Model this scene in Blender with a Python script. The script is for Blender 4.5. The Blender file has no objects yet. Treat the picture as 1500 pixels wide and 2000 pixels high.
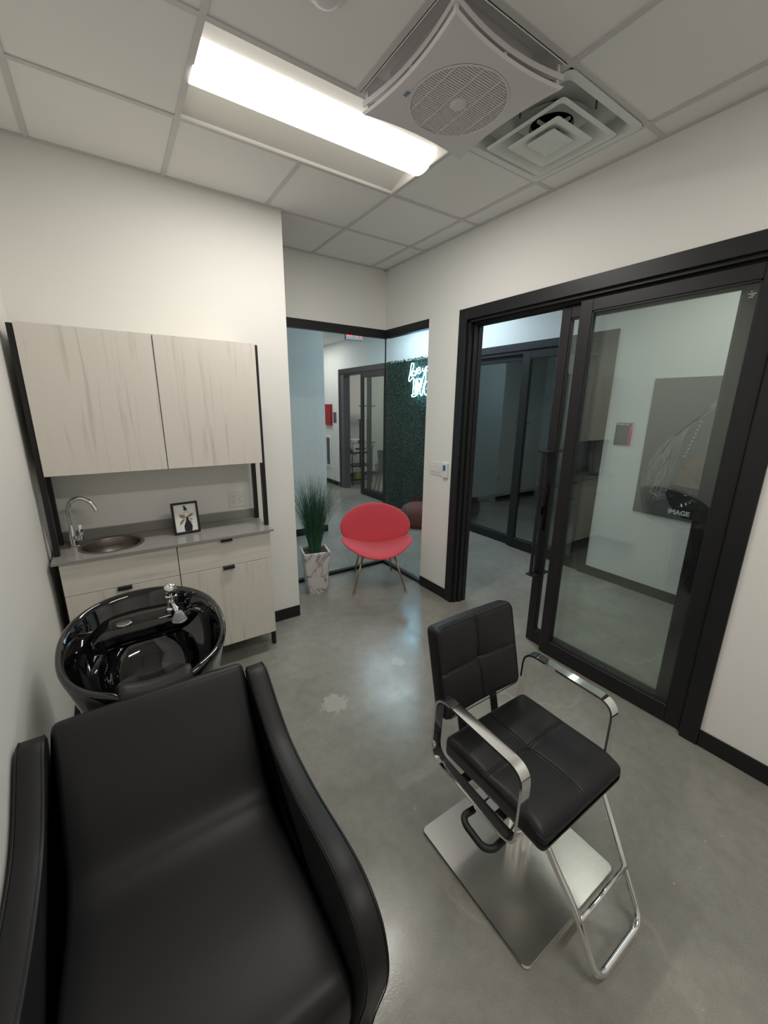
import bpy, bmesh, math, random
from mathutils import Vector, Matrix
random.seed(7)
PI = math.pi
sc = bpy.context.scene
C = sc.collection

# ------------------------------------------------------------------ camera
CAM_H = 1.7796
YAW, PITCH, ROLL, FPX = 0.5928, -0.2576, 0.0112, 780.86
cy_, sy_, cp_, sp_ = math.cos(YAW), math.sin(YAW), math.cos(PITCH), math.sin(PITCH)
fwd = Vector((sy_*cp_, cy_*cp_, sp_)); rgt = Vector((cy_, -sy_, 0)); upv = rgt.cross(fwd)
r2 = rgt*math.cos(ROLL) + upv*math.sin(ROLL); u2 = -rgt*math.sin(ROLL) + upv*math.cos(ROLL)
cd = bpy.data.cameras.new('camera'); cam = bpy.data.objects.new('camera', cd); C.objects.link(cam)
M = Matrix.Identity(4)
for i in range(3):
    M[i][0] = r2[i]; M[i][1] = u2[i]; M[i][2] = -fwd[i]
M[0][3], M[1][3], M[2][3] = 0, 0, CAM_H
cam.matrix_world = M
cd.sensor_fit = 'VERTICAL'; cd.sensor_height = 24.0; cd.sensor_width = 18.0
cd.lens = FPX/2000*24.0; cd.clip_start = 0.02
sc.camera = cam

# ------------------------------------------------------------------ world, exposure
w = bpy.data.worlds.new('world'); sc.world = w; w.use_nodes = True
w.node_tree.nodes['Background'].inputs[0].default_value = (0.75, 0.8, 0.9, 1)
w.node_tree.nodes['Background'].inputs[1].default_value = 0.15
sc.view_settings.view_transform = 'Standard'; sc.view_settings.look = 'None'
sc.view_settings.gamma = 1.0; sc.view_settings.use_curve_mapping = False
sc.view_settings.exposure = 0.0
ROOM_LENS = 2.0      # glow of the troffer lenses
ROOM_W = 22.5        # downward light of each troffer (W)
HALL_LENS = 12.0
SIDE_LENS = 9.0
NEON = 32.0

# ------------------------------------------------------------------ layout numbers (metres)
XL, XR, YM, YR, XM = -0.382, 2.452, 3.035, 3.652, 1.1666
HC = 3.068                       # ceiling
G = 0.6096; GX, GY = 1.6682, 2.4282   # ceiling grid node
XH = 4.2                         # far side of the hallway
YB = -1.9                        # wall behind the camera

# ------------------------------------------------------------------ materials
def mat(name, col=(.8,.8,.8), rough=.5, metal=0, spec=.5, emit=None, es=0, coat=0):
    m = bpy.data.materials.new(name); m.use_nodes = True
    b = m.node_tree.nodes['Principled BSDF']
    b.inputs['Base Color'].default_value = (*col, 1); b.inputs['Roughness'].default_value = rough
    b.inputs['Metallic'].default_value = metal; b.inputs['Specular IOR Level'].default_value = spec
    b.inputs['Coat Weight'].default_value = coat
    if emit:
        b.inputs['Emission Color'].default_value = (*emit, 1); b.inputs['Emission Strength'].default_value = es
    return m
def nodes(m): return m.node_tree.nodes, m.node_tree.links, m.node_tree.nodes['Principled BSDF']
def noise_bump(m, scale=200, strength=.1, dist=.002, detail=2):
    n, l, b = nodes(m)
    tc = n.new('ShaderNodeTexCoord'); t = n.new('ShaderNodeTexNoise'); t.inputs['Scale'].default_value = scale
    t.inputs['Detail'].default_value = detail
    bp = n.new('ShaderNodeBump'); bp.inputs['Strength'].default_value = strength; bp.inputs['Distance'].default_value = dist
    l.new(tc.outputs['Object'], t.inputs['Vector']); l.new(t.outputs['Fac'], bp.inputs['Height']); l.new(bp.outputs['Normal'], b.inputs['Normal'])
    return m
def noise_color(m, c1, c2, scale=(5,5,5), p1=.35, p2=.65, detail=4, distortion=0):
    n, l, b = nodes(m)
    tc = n.new('ShaderNodeTexCoord'); mp = n.new('ShaderNodeMapping'); mp.inputs['Scale'].default_value = scale
    t = n.new('ShaderNodeTexNoise'); t.inputs['Scale'].default_value = 1; t.inputs['Detail'].default_value = detail
    t.inputs['Distortion'].default_value = distortion
    r = n.new('ShaderNodeValToRGB'); r.color_ramp.elements[0].position = p1; r.color_ramp.elements[1].position = p2
    r.color_ramp.elements[0].color = (*c1, 1); r.color_ramp.elements[1].color = (*c2, 1)
    l.new(tc.outputs['Object'], mp.inputs['Vector']); l.new(mp.outputs[0], t.inputs['Vector'])
    l.new(t.outputs['Fac'], r.inputs['Fac']); l.new(r.outputs['Color'], b.inputs['Base Color'])
    return m

m_wall = mat('wall_paint', (.84,.83,.795), .6, spec=.3)
m_hall = mat('hall_wall_paint', (.74,.76,.75), .6, spec=.3)
m_tile = noise_bump(mat('ceiling_tile', (.86,.85,.83), .9, spec=.1), 500, .12, .001)
m_grid = mat('ceiling_grid_paint', (.62,.61,.60), .5)
m_black = mat('black_metal', (.012,.012,.014), .42, spec=.4)
m_base = mat('baseboard_black', (.012,.012,.013), .55, spec=.35)
m_chrome = mat('chrome', (.86,.86,.87), .06, 1)
m_steel = mat('brushed_steel', (.62,.60,.57), .27, 1)
m_sinksteel = mat('sink_steel', (.27,.24,.22), .36, 1)
m_leather = noise_bump(mat('black_leather', (.012,.012,.0135), .47, spec=.36), 900, .12, .0006)
m_piping = mat('leather_piping', (.009,.009,.01), .4)
m_glossblack = mat('gloss_black_ceramic', (.003,.003,.004), .04, spec=.6, coat=.6)
m_rubber = mat('black_rubber', (.010,.010,.011), .5)
m_white = mat('white_plastic', (.78,.77,.75), .35)
m_fanplastic = mat('fan_plastic', (.74,.72,.73), .4)
m_diff = mat('diffuser_enamel', (.76,.80,.77), .4)
m_dark = mat('dark_void', (.008,.008,.008), .8)
m_counter = noise_bump(mat('grey_quartz', (.27,.265,.26), .16), 400, .02, .0004)
noise_color(m_counter, (.27,.262,.25), (.31,.30,.288), (300,300,300), .3, .7)
m_brass = mat('brass', (.50,.37,.17), .3, 1)
m_pink = noise_bump(mat('coral_velvet', (.66,.070,.095), .75, spec=.25), 800, .1, .0006)
m_pink.node_tree.nodes['Principled BSDF'].inputs['Sheen Weight'].default_value = .35
m_soil = mat('soil', (.05,.035,.02), .9)
m_housing = mat('troffer_white', (.80,.78,.74), .5)
m_lens = mat('troffer_lens', (.9,.9,.88), .4, emit=(1,.955,.87), es=ROOM_LENS)
m_lensh = mat('hall_lens', (.9,.9,.9), .4, emit=(.70,.88,1), es=HALL_LENS)
m_lensr = mat('side_room_lens', (.9,.9,.9), .4, emit=(1,.95,.9), es=SIDE_LENS)
m_neon = mat('neon_tube', (.9,1,1), .4, emit=(.30,.72,1), es=NEON)
m_red = mat('red_enamel', (.35,.006,.010), .35)
m_redlit = mat('red_lit_letters', (.8,.02,.02), .4, emit=(1,.03,.03), es=2.5)
m_signgrey = mat('sign_grey', (.10,.10,.10), .5)
m_magenta = mat('sign_pink', (.55,.05,.22), .5)
m_signwhite = mat('sign_lettering', (.7,.7,.7), .5)
m_exit = mat('exit_housing', (.16,.17,.16), .4)
m_brown = mat('brown_leather', (.07,.028,.014), .45)
m_pouf = noise_bump(mat('brown_boucle', (.11,.05,.04), .9), 60, .8, .01)
m_greenbox = mat('green_box', (.25,.38,.03), .5)
m_darkgrey = mat('dark_grey_paint', (.07,.07,.075), .5)
m_dimwall = mat('wall_paint_dimmed', (.42,.45,.46), .7)  # wall paint with the dimness of the unlit studio put into its colour
m_blue = mat('thermostat_screen', (.02,.13,.36), .25)
m_ink = mat('ink_black', (.012,.010,.014), .6)
m_gold = mat('gold_leaf', (.33,.25,.14), .4, .4)
m_paper = mat('white_paper', (.82,.82,.81), .6)
m_clear = mat('clear_acrylic', (.9,.92,.95), .05); m_clear.node_tree.nodes['Principled BSDF'].inputs['Transmission Weight'].default_value = .85
m_ped = mat('pedestal_beige', (.58,.54,.48), .35)
m_logo = mat('logo_blue', (.01,.14,.35), .5)

# concrete floor
m_floor = mat('polished_concrete', (.25,.245,.215), .25, spec=.5)
def build_floor_mat():
    n, l, b = nodes(m_floor)
    tc = n.new('ShaderNodeTexCoord')
    def nz(scale, detail=4, rough=.55, dist=0):
        t = n.new('ShaderNodeTexNoise'); t.inputs['Scale'].default_value = scale; t.inputs['Detail'].default_value = detail
        t.inputs['Roughness'].default_value = rough; t.inputs['Distortion'].default_value = dist
        l.new(tc.outputs['Object'], t.inputs['Vector']); return t.outputs['Fac']
    def ramp(fac, stops):
        r = n.new('ShaderNodeValToRGB'); e = r.color_ramp.elements
        e[0].position, e[0].color = stops[0][0], (*stops[0][1], 1)
        e[1].position, e[1].color = stops[-1][0], (*stops[-1][1], 1)
        for p, c in stops[1:-1]:
            q = e.new(p); q.color = (*c, 1)
        l.new(fac, r.inputs['Fac']); return r.outputs['Color']
    def mix(kind, f, a, bb):
        m = n.new('ShaderNodeMix'); m.data_type = 'RGBA'; m.blend_type = kind
        if isinstance(f, (int, float)): m.inputs[0].default_value = f
        else: l.new(f, m.inputs[0])
        for s, v in ((6, a), (7, bb)):
            if isinstance(v, tuple): m.inputs[s].default_value = (*v, 1)
            else: l.new(v, m.inputs[s])
        return m.outputs[2]
    base = ramp(nz(1.3, 5, .6, .6), [(.3,(.215,.208,.182)), (.5,(.26,.252,.222)), (.72,(.31,.30,.265))])
    fine = ramp(nz(260, 3, .8), [(.32,(.72,.72,.72)), (.5,(1,1,1)), (.7,(1.22,1.22,1.2))])
    c = mix('MULTIPLY', .8, base, fine)
    med = ramp(nz(14, 5, .7), [(.35,(.9,.9,.9)), (.6,(1.06,1.06,1.06))])
    c = mix('MULTIPLY', .8, c, med)
    # pale specks
    v = n.new('ShaderNodeTexVoronoi'); v.inputs['Scale'].default_value = 9; l.new(tc.outputs['Object'], v.inputs['Vector'])
    sp = ramp(v.outputs['Distance'], [(.0,(1,1,1)), (.035,(1,1,1)), (.05,(0,0,0))])
    c = mix('MIX', mix('MULTIPLY', 1, sp, (.45,.45,.45)), c, (.5,.49,.44))
    # hairline cracks
    wv = n.new('ShaderNodeTexVoronoi'); wv.feature = 'DISTANCE_TO_EDGE'; wv.inputs['Scale'].default_value = .42
    wn = n.new('ShaderNodeTexNoise'); wn.inputs['Scale'].default_value = 2.2; wn.inputs['Detail'].default_value = 6
    l.new(tc.outputs['Object'], wn.inputs['Vector'])
    ad = n.new('ShaderNodeVectorMath'); ad.operation = 'ADD'; sc_ = n.new('ShaderNodeVectorMath'); sc_.operation = 'SCALE'; sc_.inputs[3].default_value = .55
    l.new(wn.outputs['Color'], sc_.inputs[0]); l.new(tc.outputs['Object'], ad.inputs[0]); l.new(sc_.outputs[0], ad.inputs[1]); l.new(ad.outputs[0], wv.inputs['Vector'])
    cr = ramp(wv.outputs['Distance'], [(0,(1,1,1)), (.0022,(.5,.5,.5)), (.005,(0,0,0))])
    gate = ramp(nz(1.1, 2), [(.5,(0,0,0)), (.62,(1,1,1))])
    c = mix('MIX', mix('MULTIPLY', 1, mix('MULTIPLY', 1, cr, gate), (.5,.5,.5)), c, (.42,.38,.33))
    # pale filler patches
    def patch(cx, cy, r, thr=.0):
        mp = n.new('ShaderNodeVectorMath'); mp.operation = 'DISTANCE'; mp.inputs[1].default_value = (cx, cy, 0)
        d = n.new('ShaderNodeVectorMath'); d.operation = 'ADD'
        nn = n.new('ShaderNodeTexNoise'); nn.inputs['Scale'].default_value = 13; nn.inputs['Detail'].default_value = 7; nn.inputs['Roughness'].default_value = .7
        l.new(tc.outputs['Object'], nn.inputs['Vector'])
        s2 = n.new('ShaderNodeVectorMath'); s2.operation = 'MULTIPLY_ADD'
        s2.inputs[1].default_value = (r*2.4, r*2.4, 0); s2.inputs[2].default_value = (-r*1.2, -r*1.2, 0)
        l.new(nn.outputs['Color'], s2.inputs[0]); l.new(tc.outputs['Object'], d.inputs[0]); l.new(s2.outputs[0], d.inputs[1]); l.new(d.outputs[0], mp.inputs[0])
        mr = n.new('ShaderNodeMapRange'); mr.inputs[1].default_value = r; mr.inputs[2].default_value = r*.85; mr.inputs[3].default_value = 0; mr.inputs[4].default_value = .8
        l.new(mp.outputs['Value'], mr.inputs[0]); return mr.outputs[0]
    c = mix('MIX', patch(.93, 1.905, .085), c, (.42,.40,.345))
    c = mix('MIX', patch(1.50, 2.02, .05), c, (.40,.38,.33))
    c = mix('MIX', patch(2.28, 1.87, .05), c, (.36,.34,.29))
    l.new(c, b.inputs['Base Color'])
    rr = n.new('ShaderNodeMapRange'); rr.inputs[1].default_value = .3; rr.inputs[2].default_value = .7; rr.inputs[3].default_value = .16; rr.inputs[4].default_value = .27
    l.new(nz(5, 4), rr.inputs[0]); l.new(rr.outputs[0], b.inputs['Roughness'])
    bp = n.new('ShaderNodeBump'); bp.inputs['Strength'].default_value = .12; bp.inputs['Distance'].default_value = .002
    l.new(nz(90, 4, .7), bp.inputs['Height']); l.new(bp.outputs['Normal'], b.inputs['Normal'])
build_floor_mat()

# pale grained laminate (grain runs along the given object axis)
def laminate(name, axis):
    m = mat(name, (.6,.57,.52), .45, spec=.35)
    s = {'z': (34,34,1.6), 'x': (1.6,34,34)}[axis]
    noise_color(m, (.60,.56,.505), (.73,.69,.63), s, .28, .46, 5, .7)
    return m
m_lamv = laminate('laminate_vertical_grain', 'z'); m_lamh = laminate('laminate_horizontal_grain', 'x')

# marble planter
m_marble = mat('marble_finish', (.75,.72,.70), .35)
def mk_marble():
    n, l, b = nodes(m_marble)
    tc = n.new('ShaderNodeTexCoord'); wv = n.new('ShaderNodeTexNoise'); wv.inputs['Scale'].default_value = 3.0; wv.inputs['Detail'].default_value = 3
    wv.inputs['Distortion'].default_value = 2.2; l.new(tc.outputs['Object'], wv.inputs['Vector'])
    r = n.new('ShaderNodeValToRGB'); e = r.color_ramp.elements
    e[0].position = .40; e[0].color = (.72,.68,.66,1); e[1].position = .62; e[1].color = (.70,.67,.65,1)
    for p, cc in ((.465,(.62,.58,.57,1)), (.495,(.23,.205,.22,1)), (.53,(.64,.60,.59,1))):
        q = e.new(p); q.color = cc
    l.new(wv.outputs['Fac'], r.inputs['Fac']); l.new(r.outputs['Color'], b.inputs['Base Color'])
mk_marble()
m_grass = mat('grass_blade', (.018,.085,.045), .45); noise_color(m_grass, (.008,.05,.028), (.03,.13,.065), (40,40,6))
m_leaf = mat('hedge_leaf', (.02,.07,.025), .45); noise_color(m_leaf, (.002,.014,.007), (.012,.060,.026), (60,60,60))
m_hedgeback = mat('hedge_backing', (.004,.012,.006), .9)

def glass_mat(name, tint, refl=1.0):
    m = bpy.data.materials.new(name); m.use_nodes = True; n, l = m.node_tree.nodes, m.node_tree.links
    n.clear(); out = n.new('ShaderNodeOutputMaterial'); tr = n.new('ShaderNodeBsdfTransparent'); tr.inputs[0].default_value = (*tint, 1)
    gl = n.new('ShaderNodeBsdfGlossy'); gl.inputs['Roughness'].default_value = .0; gl.inputs[0].default_value = (.95,1,.97,1)
    lw = n.new('ShaderNodeLayerWeight'); lw.inputs[0].default_value = .5
    pw = n.new('ShaderNodeMath'); pw.operation = 'POWER'; pw.inputs[1].default_value = 5
    ma = n.new('ShaderNodeMath'); ma.operation = 'MULTIPLY_ADD'; ma.inputs[1].default_value = .9; ma.inputs[2].default_value = .062*refl
    mx = n.new('ShaderNodeMixShader')
    l.new(lw.outputs['Facing'], pw.inputs[0]); l.new(pw.outputs[0], ma.inputs[0]); l.new(ma.outputs[0], mx.inputs[0])
    l.new(tr.outputs[0], mx.inputs[1]); l.new(gl.outputs[0], mx.inputs[2]); l.new(mx.outputs[0], out.inputs[0])
    return m
m_glass = glass_mat('clear_glass', (.93,.955,.94))
m_glass2 = glass_mat('corner_glass', (.95,.97,.965), .25)

# ------------------------------------------------------------------ helpers
def obj(name, bm, m, parent=None, smooth=False, loc=None):
    me = bpy.data.meshes.new(name); bmesh.ops.recalc_face_normals(bm, faces=bm.faces); bm.to_mesh(me); bm.free()
    mats = m if isinstance(m, (list, tuple)) else [m]
    for k in mats: me.materials.append(k)
    if smooth:
        for p in me.polygons: p.use_smooth = True
    o = bpy.data.objects.new(name, me); C.objects.link(o)
    if parent: o.parent = parent
    if loc: o.location = loc
    return o
def auto(o, ang=40):
    me = o.data
    for p in me.polygons: p.use_smooth = True
    bm = bmesh.new(); bm.from_mesh(me); a = math.radians(ang)
    for e in bm.edges:
        e.smooth = not (len(e.link_faces) == 2 and e.calc_face_angle(0) > a)
    bm.to_mesh(me); bm.free(); return o
def tag(o, label=None, cat=None, group=None, kind=None):
    if label: o['label'] = label
    if cat: o['category'] = cat
    if group: o['group'] = group
    if kind: o['kind'] = kind
    return o
def thing(name, label, cat, loc=(0,0,0), rz=0, group=None):
    o = bpy.data.objects.new(name, None); C.objects.link(o); o.location = loc; o.rotation_euler = (0,0,rz)
    o.empty_display_size = .1
    return tag(o, label, cat, group)
def B(): return bmesh.new()
def box(bm, x0, x1, y0, y1, z0, z1, bev=0, seg=2, mi=0):
    mt = Matrix.LocRotScale(Vector(((x0+x1)/2, (y0+y1)/2, (z0+z1)/2)), None, Vector((abs(x1-x0), abs(y1-y0), abs(z1-z0))))
    r = bmesh.ops.create_cube(bm, size=1, matrix=mt); vs = r['verts']
    fs = set(f for v in vs for f in v.link_faces)
    for f in fs: f.material_index = mi
    if bev:
        es = list({e for v in vs for e in v.link_edges})
        rb = bmesh.ops.bevel(bm, geom=es, offset=bev, segments=seg, affect='EDGES', profile=.5)
        for f in rb['faces']: f.material_index = mi
    return bm
def bx(*a, **k): return box(B(), *a, **k)
def frames(path, closed):
    n = len(path); T = []
    for i in range(n):
        a = path[(i-1) % n] if (closed or i > 0) else path[i]; b = path[(i+1) % n] if (closed or i < n-1) else path[i]
        T.append((b-a).normalized())
    up = Vector((0,0,1)) if abs(T[0].z) < .9 else Vector((1,0,0))
    N = [(up - T[0]*up.dot(T[0])).normalized()]
    for i in range(1, n):
        v = N[-1] - T[i]*N[-1].dot(T[i]); N.append(v.normalized())
    return T, N
def tube(bm, path, r, n=12, closed=False, caps=True, mi=0):
    path = [Vector(p) for p in path]; T, N = frames(path, closed); rs = r if isinstance(r, (list, tuple)) else [r]*len(path)
    rings = []
    for p, t, nn, rr in zip(path, T, N, rs):
        b = t.cross(nn); rings.append([bm.verts.new(p + (nn*math.cos(2*PI*k/n) + b*math.sin(2*PI*k/n))*rr) for k in range(n)])
    m = len(rings)
    for i in range(m if closed else m-1):
        a, b = rings[i], rings[(i+1) % m]
        for k in range(n):
            f = bm.faces.new((a[k], a[(k+1) % n], b[(k+1) % n], b[k])); f.material_index = mi
    if caps and not closed:
        for q in (rings[0][::-1], rings[-1]):
            f = bm.faces.new(q); f.material_index = mi
    return bm
def smooth_path(pts, per=8, closed=False):
    P = [Vector(p) for p in pts]; n = len(P); out = []
    rng = n if closed else n-1
    for i in range(rng):
        p0 = P[(i-1) % n] if (closed or i > 0) else P[i]; p1 = P[i]; p2 = P[(i+1) % n]; p3 = P[(i+2) % n] if (closed or i < n-2) else P[(i+1) % n]
        for k in range(per):
            t = k/per; out.append(.5*((2*p1) + (-p0+p2)*t + (2*p0-5*p1+4*p2-p3)*t*t + (-p0+3*p1-3*p2+p3)*t**3))
    if not closed: out.append(P[-1])
    return out
def round_path(pts, r, seg=6, closed=False):
    P = [Vector(p) for p in pts]; n = len(P); out = []
    for i in range(n):
        if not closed and i in (0, n-1): out.append(P[i]); continue
        a, b, c = P[i-1], P[i], P[(i+1) % n]; d1 = (a-b); d2 = (c-b)
        rr = min(r, d1.length*.49, d2.length*.49)
        s, e = b + d1.normalized()*rr, b + d2.normalized()*rr
        for k in range(seg+1):
            t = k/seg; out.append((1-t)**2*s + 2*t*(1-t)*b + t*t*e)
    return out
def lathe(bm, prof, cx=0, cy=0, n=32, mi=0, cap=False):
    rings = [[bm.verts.new((cx + r*math.cos(2*PI*k/n), cy + r*math.sin(2*PI*k/n), z)) for k in range(n)] for r, z in prof]
    for i in range(len(rings)-1):
        for k in range(n):
            f = bm.faces.new((rings[i][k], rings[i][(k+1) % n], rings[i+1][(k+1) % n], rings[i+1][k])); f.material_index = mi
    if cap:
        bm.faces.new(rings[0][::-1]).material_index = mi; bm.faces.new(rings[-1]).material_index = mi
    return bm
def prism(bm, poly, fn, a, b, mi=0):
    """poly of 2-D points; fn(p, t) -> 3-D for t in (a, b)"""
    va = [bm.verts.new(fn(p, a)) for p in poly]; vb = [bm.verts.new(fn(p, b)) for p in poly]; n = len(poly)
    for f in (va[::-1], vb): bm.faces.new(f).material_index = mi
    for i in range(n): bm.faces.new((va[i], va[(i+1) % n], vb[(i+1) % n], vb[i])).material_index = mi
    return bm
def rbox(sx, sy, sz, r, n=(24,24,8), fn=None):
    """box with fully rounded edges (radius r) and dense faces; fn displaces each vertex"""
    bm = B(); vd = {}
    h = (sx/2, sy/2, sz/2)
    def ticks(hh, k):
        e = [-hh, -hh+.13*r, -hh+.35*r, -hh+.65*r, -hh+r]; inner = [(-hh+r) + (2*hh-2*r)*i/k for i in range(1, k)]
        return e + inner + [-v for v in e[::-1]]
    tk = [ticks(h[i], n[i]) for i in range(3)]
    def vert(p):
        key = tuple(round(c, 5) for c in p)
        if key not in vd:
            q = [max(-h[i]+r, min(h[i]-r, p[i])) for i in range(3)]; d = Vector([p[i]-q[i] for i in range(3)])
            v = Vector(q) + (d.normalized()*r if d.length > 1e-9 else d)
            if fn: v = fn(v, Vector((p[0]/h[0], p[1]/h[1], p[2]/h[2])))
            vd[key] = bm.verts.new(v)
        return vd[key]
    for ax in range(3):
        a, b = [i for i in range(3) if i != ax]
        for s in (-1, 1):
            for i in range(len(tk[a])-1):
                for j in range(len(tk[b])-1):
                    quad = []
                    for (u, v) in ((i,j),(i+1,j),(i+1,j+1),(i,j+1)):
                        p = [0,0,0]; p[ax] = s*h[ax]; p[a] = tk[a][u]; p[b] = tk[b][v]; quad.append(vert(p))
                    if s > 0: quad = quad[::-1]
                    if len(set(quad)) == 4: bm.faces.new(quad)
    return bm
def text_mesh(name, s, size, m, parent, mw, extrude=.001, align='LEFT', bold=0):
    cu = bpy.data.curves.new(name, 'FONT'); cu.body = s; cu.size = size; cu.extrude = extrude; cu.align_x = align; cu.offset = bold
    t = bpy.data.objects.new(name, cu); C.objects.link(t); bpy.context.view_layer.update()
    me = bpy.data.meshes.new_from_object(t.evaluated_get(bpy.context.evaluated_depsgraph_get()))
    C.objects.unlink(t); bpy.data.objects.remove(t)
    me.name = name; me.materials.clear(); me.materials.append(m)
    o = bpy.data.objects.new(name, me); C.objects.link(o)
    if parent: o.parent = parent
    o.matrix_local = mw; return o
def basis(origin, xdir, ydir):
    x = Vector(xdir).normalized(); y = Vector(ydir).normalized(); z = x.cross(y)
    m_ = Matrix.Identity(4)
    for i in range(3): m_[i][0], m_[i][1], m_[i][2], m_[i][3] = x[i], y[i], z[i], origin[i]
    return m_
def struct(name, bm, m, parent=None, **k):
    o = obj(name, bm, m, parent, **k)
    if parent is None: o['kind'] = 'structure'
    return o

# ================================================================== STRUCTURE
struct('floor', bx(-.55, 9.2, YB-.15, 11.2, -.12, 0), m_floor)

# ceiling: one mesh of tiles with openings for the light, the fan and the diffuser; its metal grid is a part
def gx(i): return GX + i*G
def gy(j): return GY + j*G
open_cells = {(-2,-1),(-1,-1),(-1,-2),(0,-2)}     # troffer (two cells), fan, diffuser  (cell i: gx(i)..gx(i+1); j: gy(j)..gy(j+1))
for jj in (-5,): open_cells |= {(-2,jj),(-1,jj)}  # the unseen second troffer, added behind the camera for its light
bm = B(); x_lines = [XL] + [gx(i) for i in range(-3, 2)] + [XR]; y_lines = [YB] + [gy(j) for j in range(-7, 2)] + [YR]
for a in range(len(x_lines)-1):
    for b in range(len(y_lines)-1):
        i = a-4; j = b-8
        x0, x1, y0, y1 = x_lines[a], x_lines[a+1], y_lines[b], y_lines[b+1]
        if (i, j) in open_cells: continue
        box(bm, x0+.004, x1-.004, y0+.004, y1-.004, HC+.006, HC+.02, bev=.003, seg=1)
ceil = struct('ceiling', bm, m_tile)
bm = B(); gw = .012
for x in [gx(i) for i in range(-3, 2)]:
    segs = []
    ys = [YB] + [gy(j) for j in range(-7, 2)] + [YR]
    i = round((x-GX)/G)
    for b in range(len(ys)-1):
        j = b-8
        if i == -1 and j in (-1, -5): continue          # no bar across the long light fixtures
        segs.append((ys[b], ys[b+1]))
    for s0, s1 in segs: box(bm, x-gw, x+gw, s0, s1, HC, HC+.009)
for y in [gy(j) for j in range(-7, 2)]: box(bm, XL, XR, y-gw, y+gw, HC+.0005, HC+.0085)
for r_ in ((XL, XL+.022, YB, YM), (XR-.022, XR, YB, YR), (XL, XM, YM-.022, YM), (XM, XR, YR-.022, YR), (XL, XR, YB, YB+.022), (XM, XM+.022, YM, YR)):
    box(bm, r_[0], r_[1], r_[2], r_[3], HC-.001, HC+.008)
obj('ceiling_grid', bm, m_grid, ceil)
bm = B(); box(bm, XL, XR, YB, YR, HC+.35, HC+.40); struct('ceiling_slab', bm, m_dark)

bm = B(); box(bm, XL-.15, XL, YB-.15, YM+.12, 0, HC+.35); struct('wall_left', bm, m_wall)
bm = B(); box(bm, XL-.15, XM, YM, 5.12, 0, HC+.35); struct('wall_back', bm, m_wall)
bm = B(); box(bm, XL, XR+.12, YB-.15, YB, 0, HC+.35); struct('wall_front', bm, m_wall)
TR = .12
WH = 2.531                      # head of the doors and of the corner glazing
WZ = 2.962                      # right pane end
bm = B(); box(bm, XM, XR+TR, YR, YR+TR, WH, HC+.35); struct('wall_recess', bm, m_wall)
bm = B()
box(bm, XR, XR+TR, WZ, YR, WH, HC+.35)
box(bm, XR, XR+TR, 2.50, WZ, 0, HC+.35)
box(bm, XR, XR+TR, .60, 2.50, 2.50, HC+.35)
box(bm, XR, XR+TR, YB, .60, 0, HC+.35)
struct('wall_right', bm, m_wall)
# hallway shell
bm = B(); box(bm, XR+TR, XH, YB-.15, 11.2, HC+.01, HC+.1); box(bm, XM, XR+TR, YR+TR, 11.2, HC+.01, HC+.1)
struct('ceiling_hall', bm, m_tile)
bm = B(); box(bm, XM, 2.46, 5.12, 11.2, 0, HC+.1); struct('wall_hall_west', bm, m_hall)
bm = B()
for (a, b_, z0) in ((YB-.15, 2.20, 0), (2.20, 4.40, WH), (4.40, 6.10, 0), (6.10, 8.03, WH), (8.03, 11.2, 0)):
    box(bm, XH, XH+.12, a, b_, z0, HC+.1)
struct('wall_hall_east', bm, m_hall)
bm = B(); box(bm, 2.46, XH, 11.05, 11.2, 0, HC+.1); struct('wall_hall_north', bm, m_hall)
bm = B(); box(bm, XR+TR, XH, YB-.15, YB, 0, HC+.1); struct('wall_hall_south', bm, m_hall)
# unlit studio across the hallway
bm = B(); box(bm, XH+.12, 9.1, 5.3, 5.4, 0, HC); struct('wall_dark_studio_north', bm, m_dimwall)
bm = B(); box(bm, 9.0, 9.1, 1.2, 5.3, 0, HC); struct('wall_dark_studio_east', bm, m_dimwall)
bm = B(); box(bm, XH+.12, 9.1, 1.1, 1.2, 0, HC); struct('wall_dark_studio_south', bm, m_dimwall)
bm = B(); box(bm, XH+.12, 9.1, 1.1, 9.2, HC, HC+.05); struct('ceiling_studios', bm, m_tile)
# lit studio further down
bm = B(); box(bm, XH+.12, 9.1, 9.05, 9.15, 0, HC); struct('wall_lit_studio_north', bm, m_wall)
bm = B(); box(bm, 8.0, 8.1, 5.4, 9.05, 0, HC); struct('wall_lit_studio_east', bm, m_wall)

# baseboards
bt = .008; bh = .1007
def baseboard(name, x0, x1, y0, y1): struct(name, bx(x0, x1, y0, y1, 0, bh, bev=.002, seg=1), m_base)
baseboard('baseboard_left', XL, XL+bt, YB, YM)
baseboard('baseboard_back', XL+bt, XM, YM-bt, YM)
baseboard('baseboard_right', XR-bt, XR, 2.574, WZ)
baseboard('baseboard_right_near', XR-bt, XR, YB, .530)
baseboard('baseboard_front', XL+bt, XR-bt, YB, YB+bt)
baseboard('baseboard_hall_west', 1.17, 2.46, 5.12-bt, 5.12)
baseboard('baseboard_hall_east', XH-bt, XH, YB, 2.2)
baseboard('baseboard_hall_far', XH-bt, XH, 8.03, 11.05)
baseboard('baseboard_dark_studio', XH+.13, 9.0, 5.3-bt, 5.3)
baseboard('baseboard_lit_studio', XH+.13, 8.0, 9.05-bt, 9.05)

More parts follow.
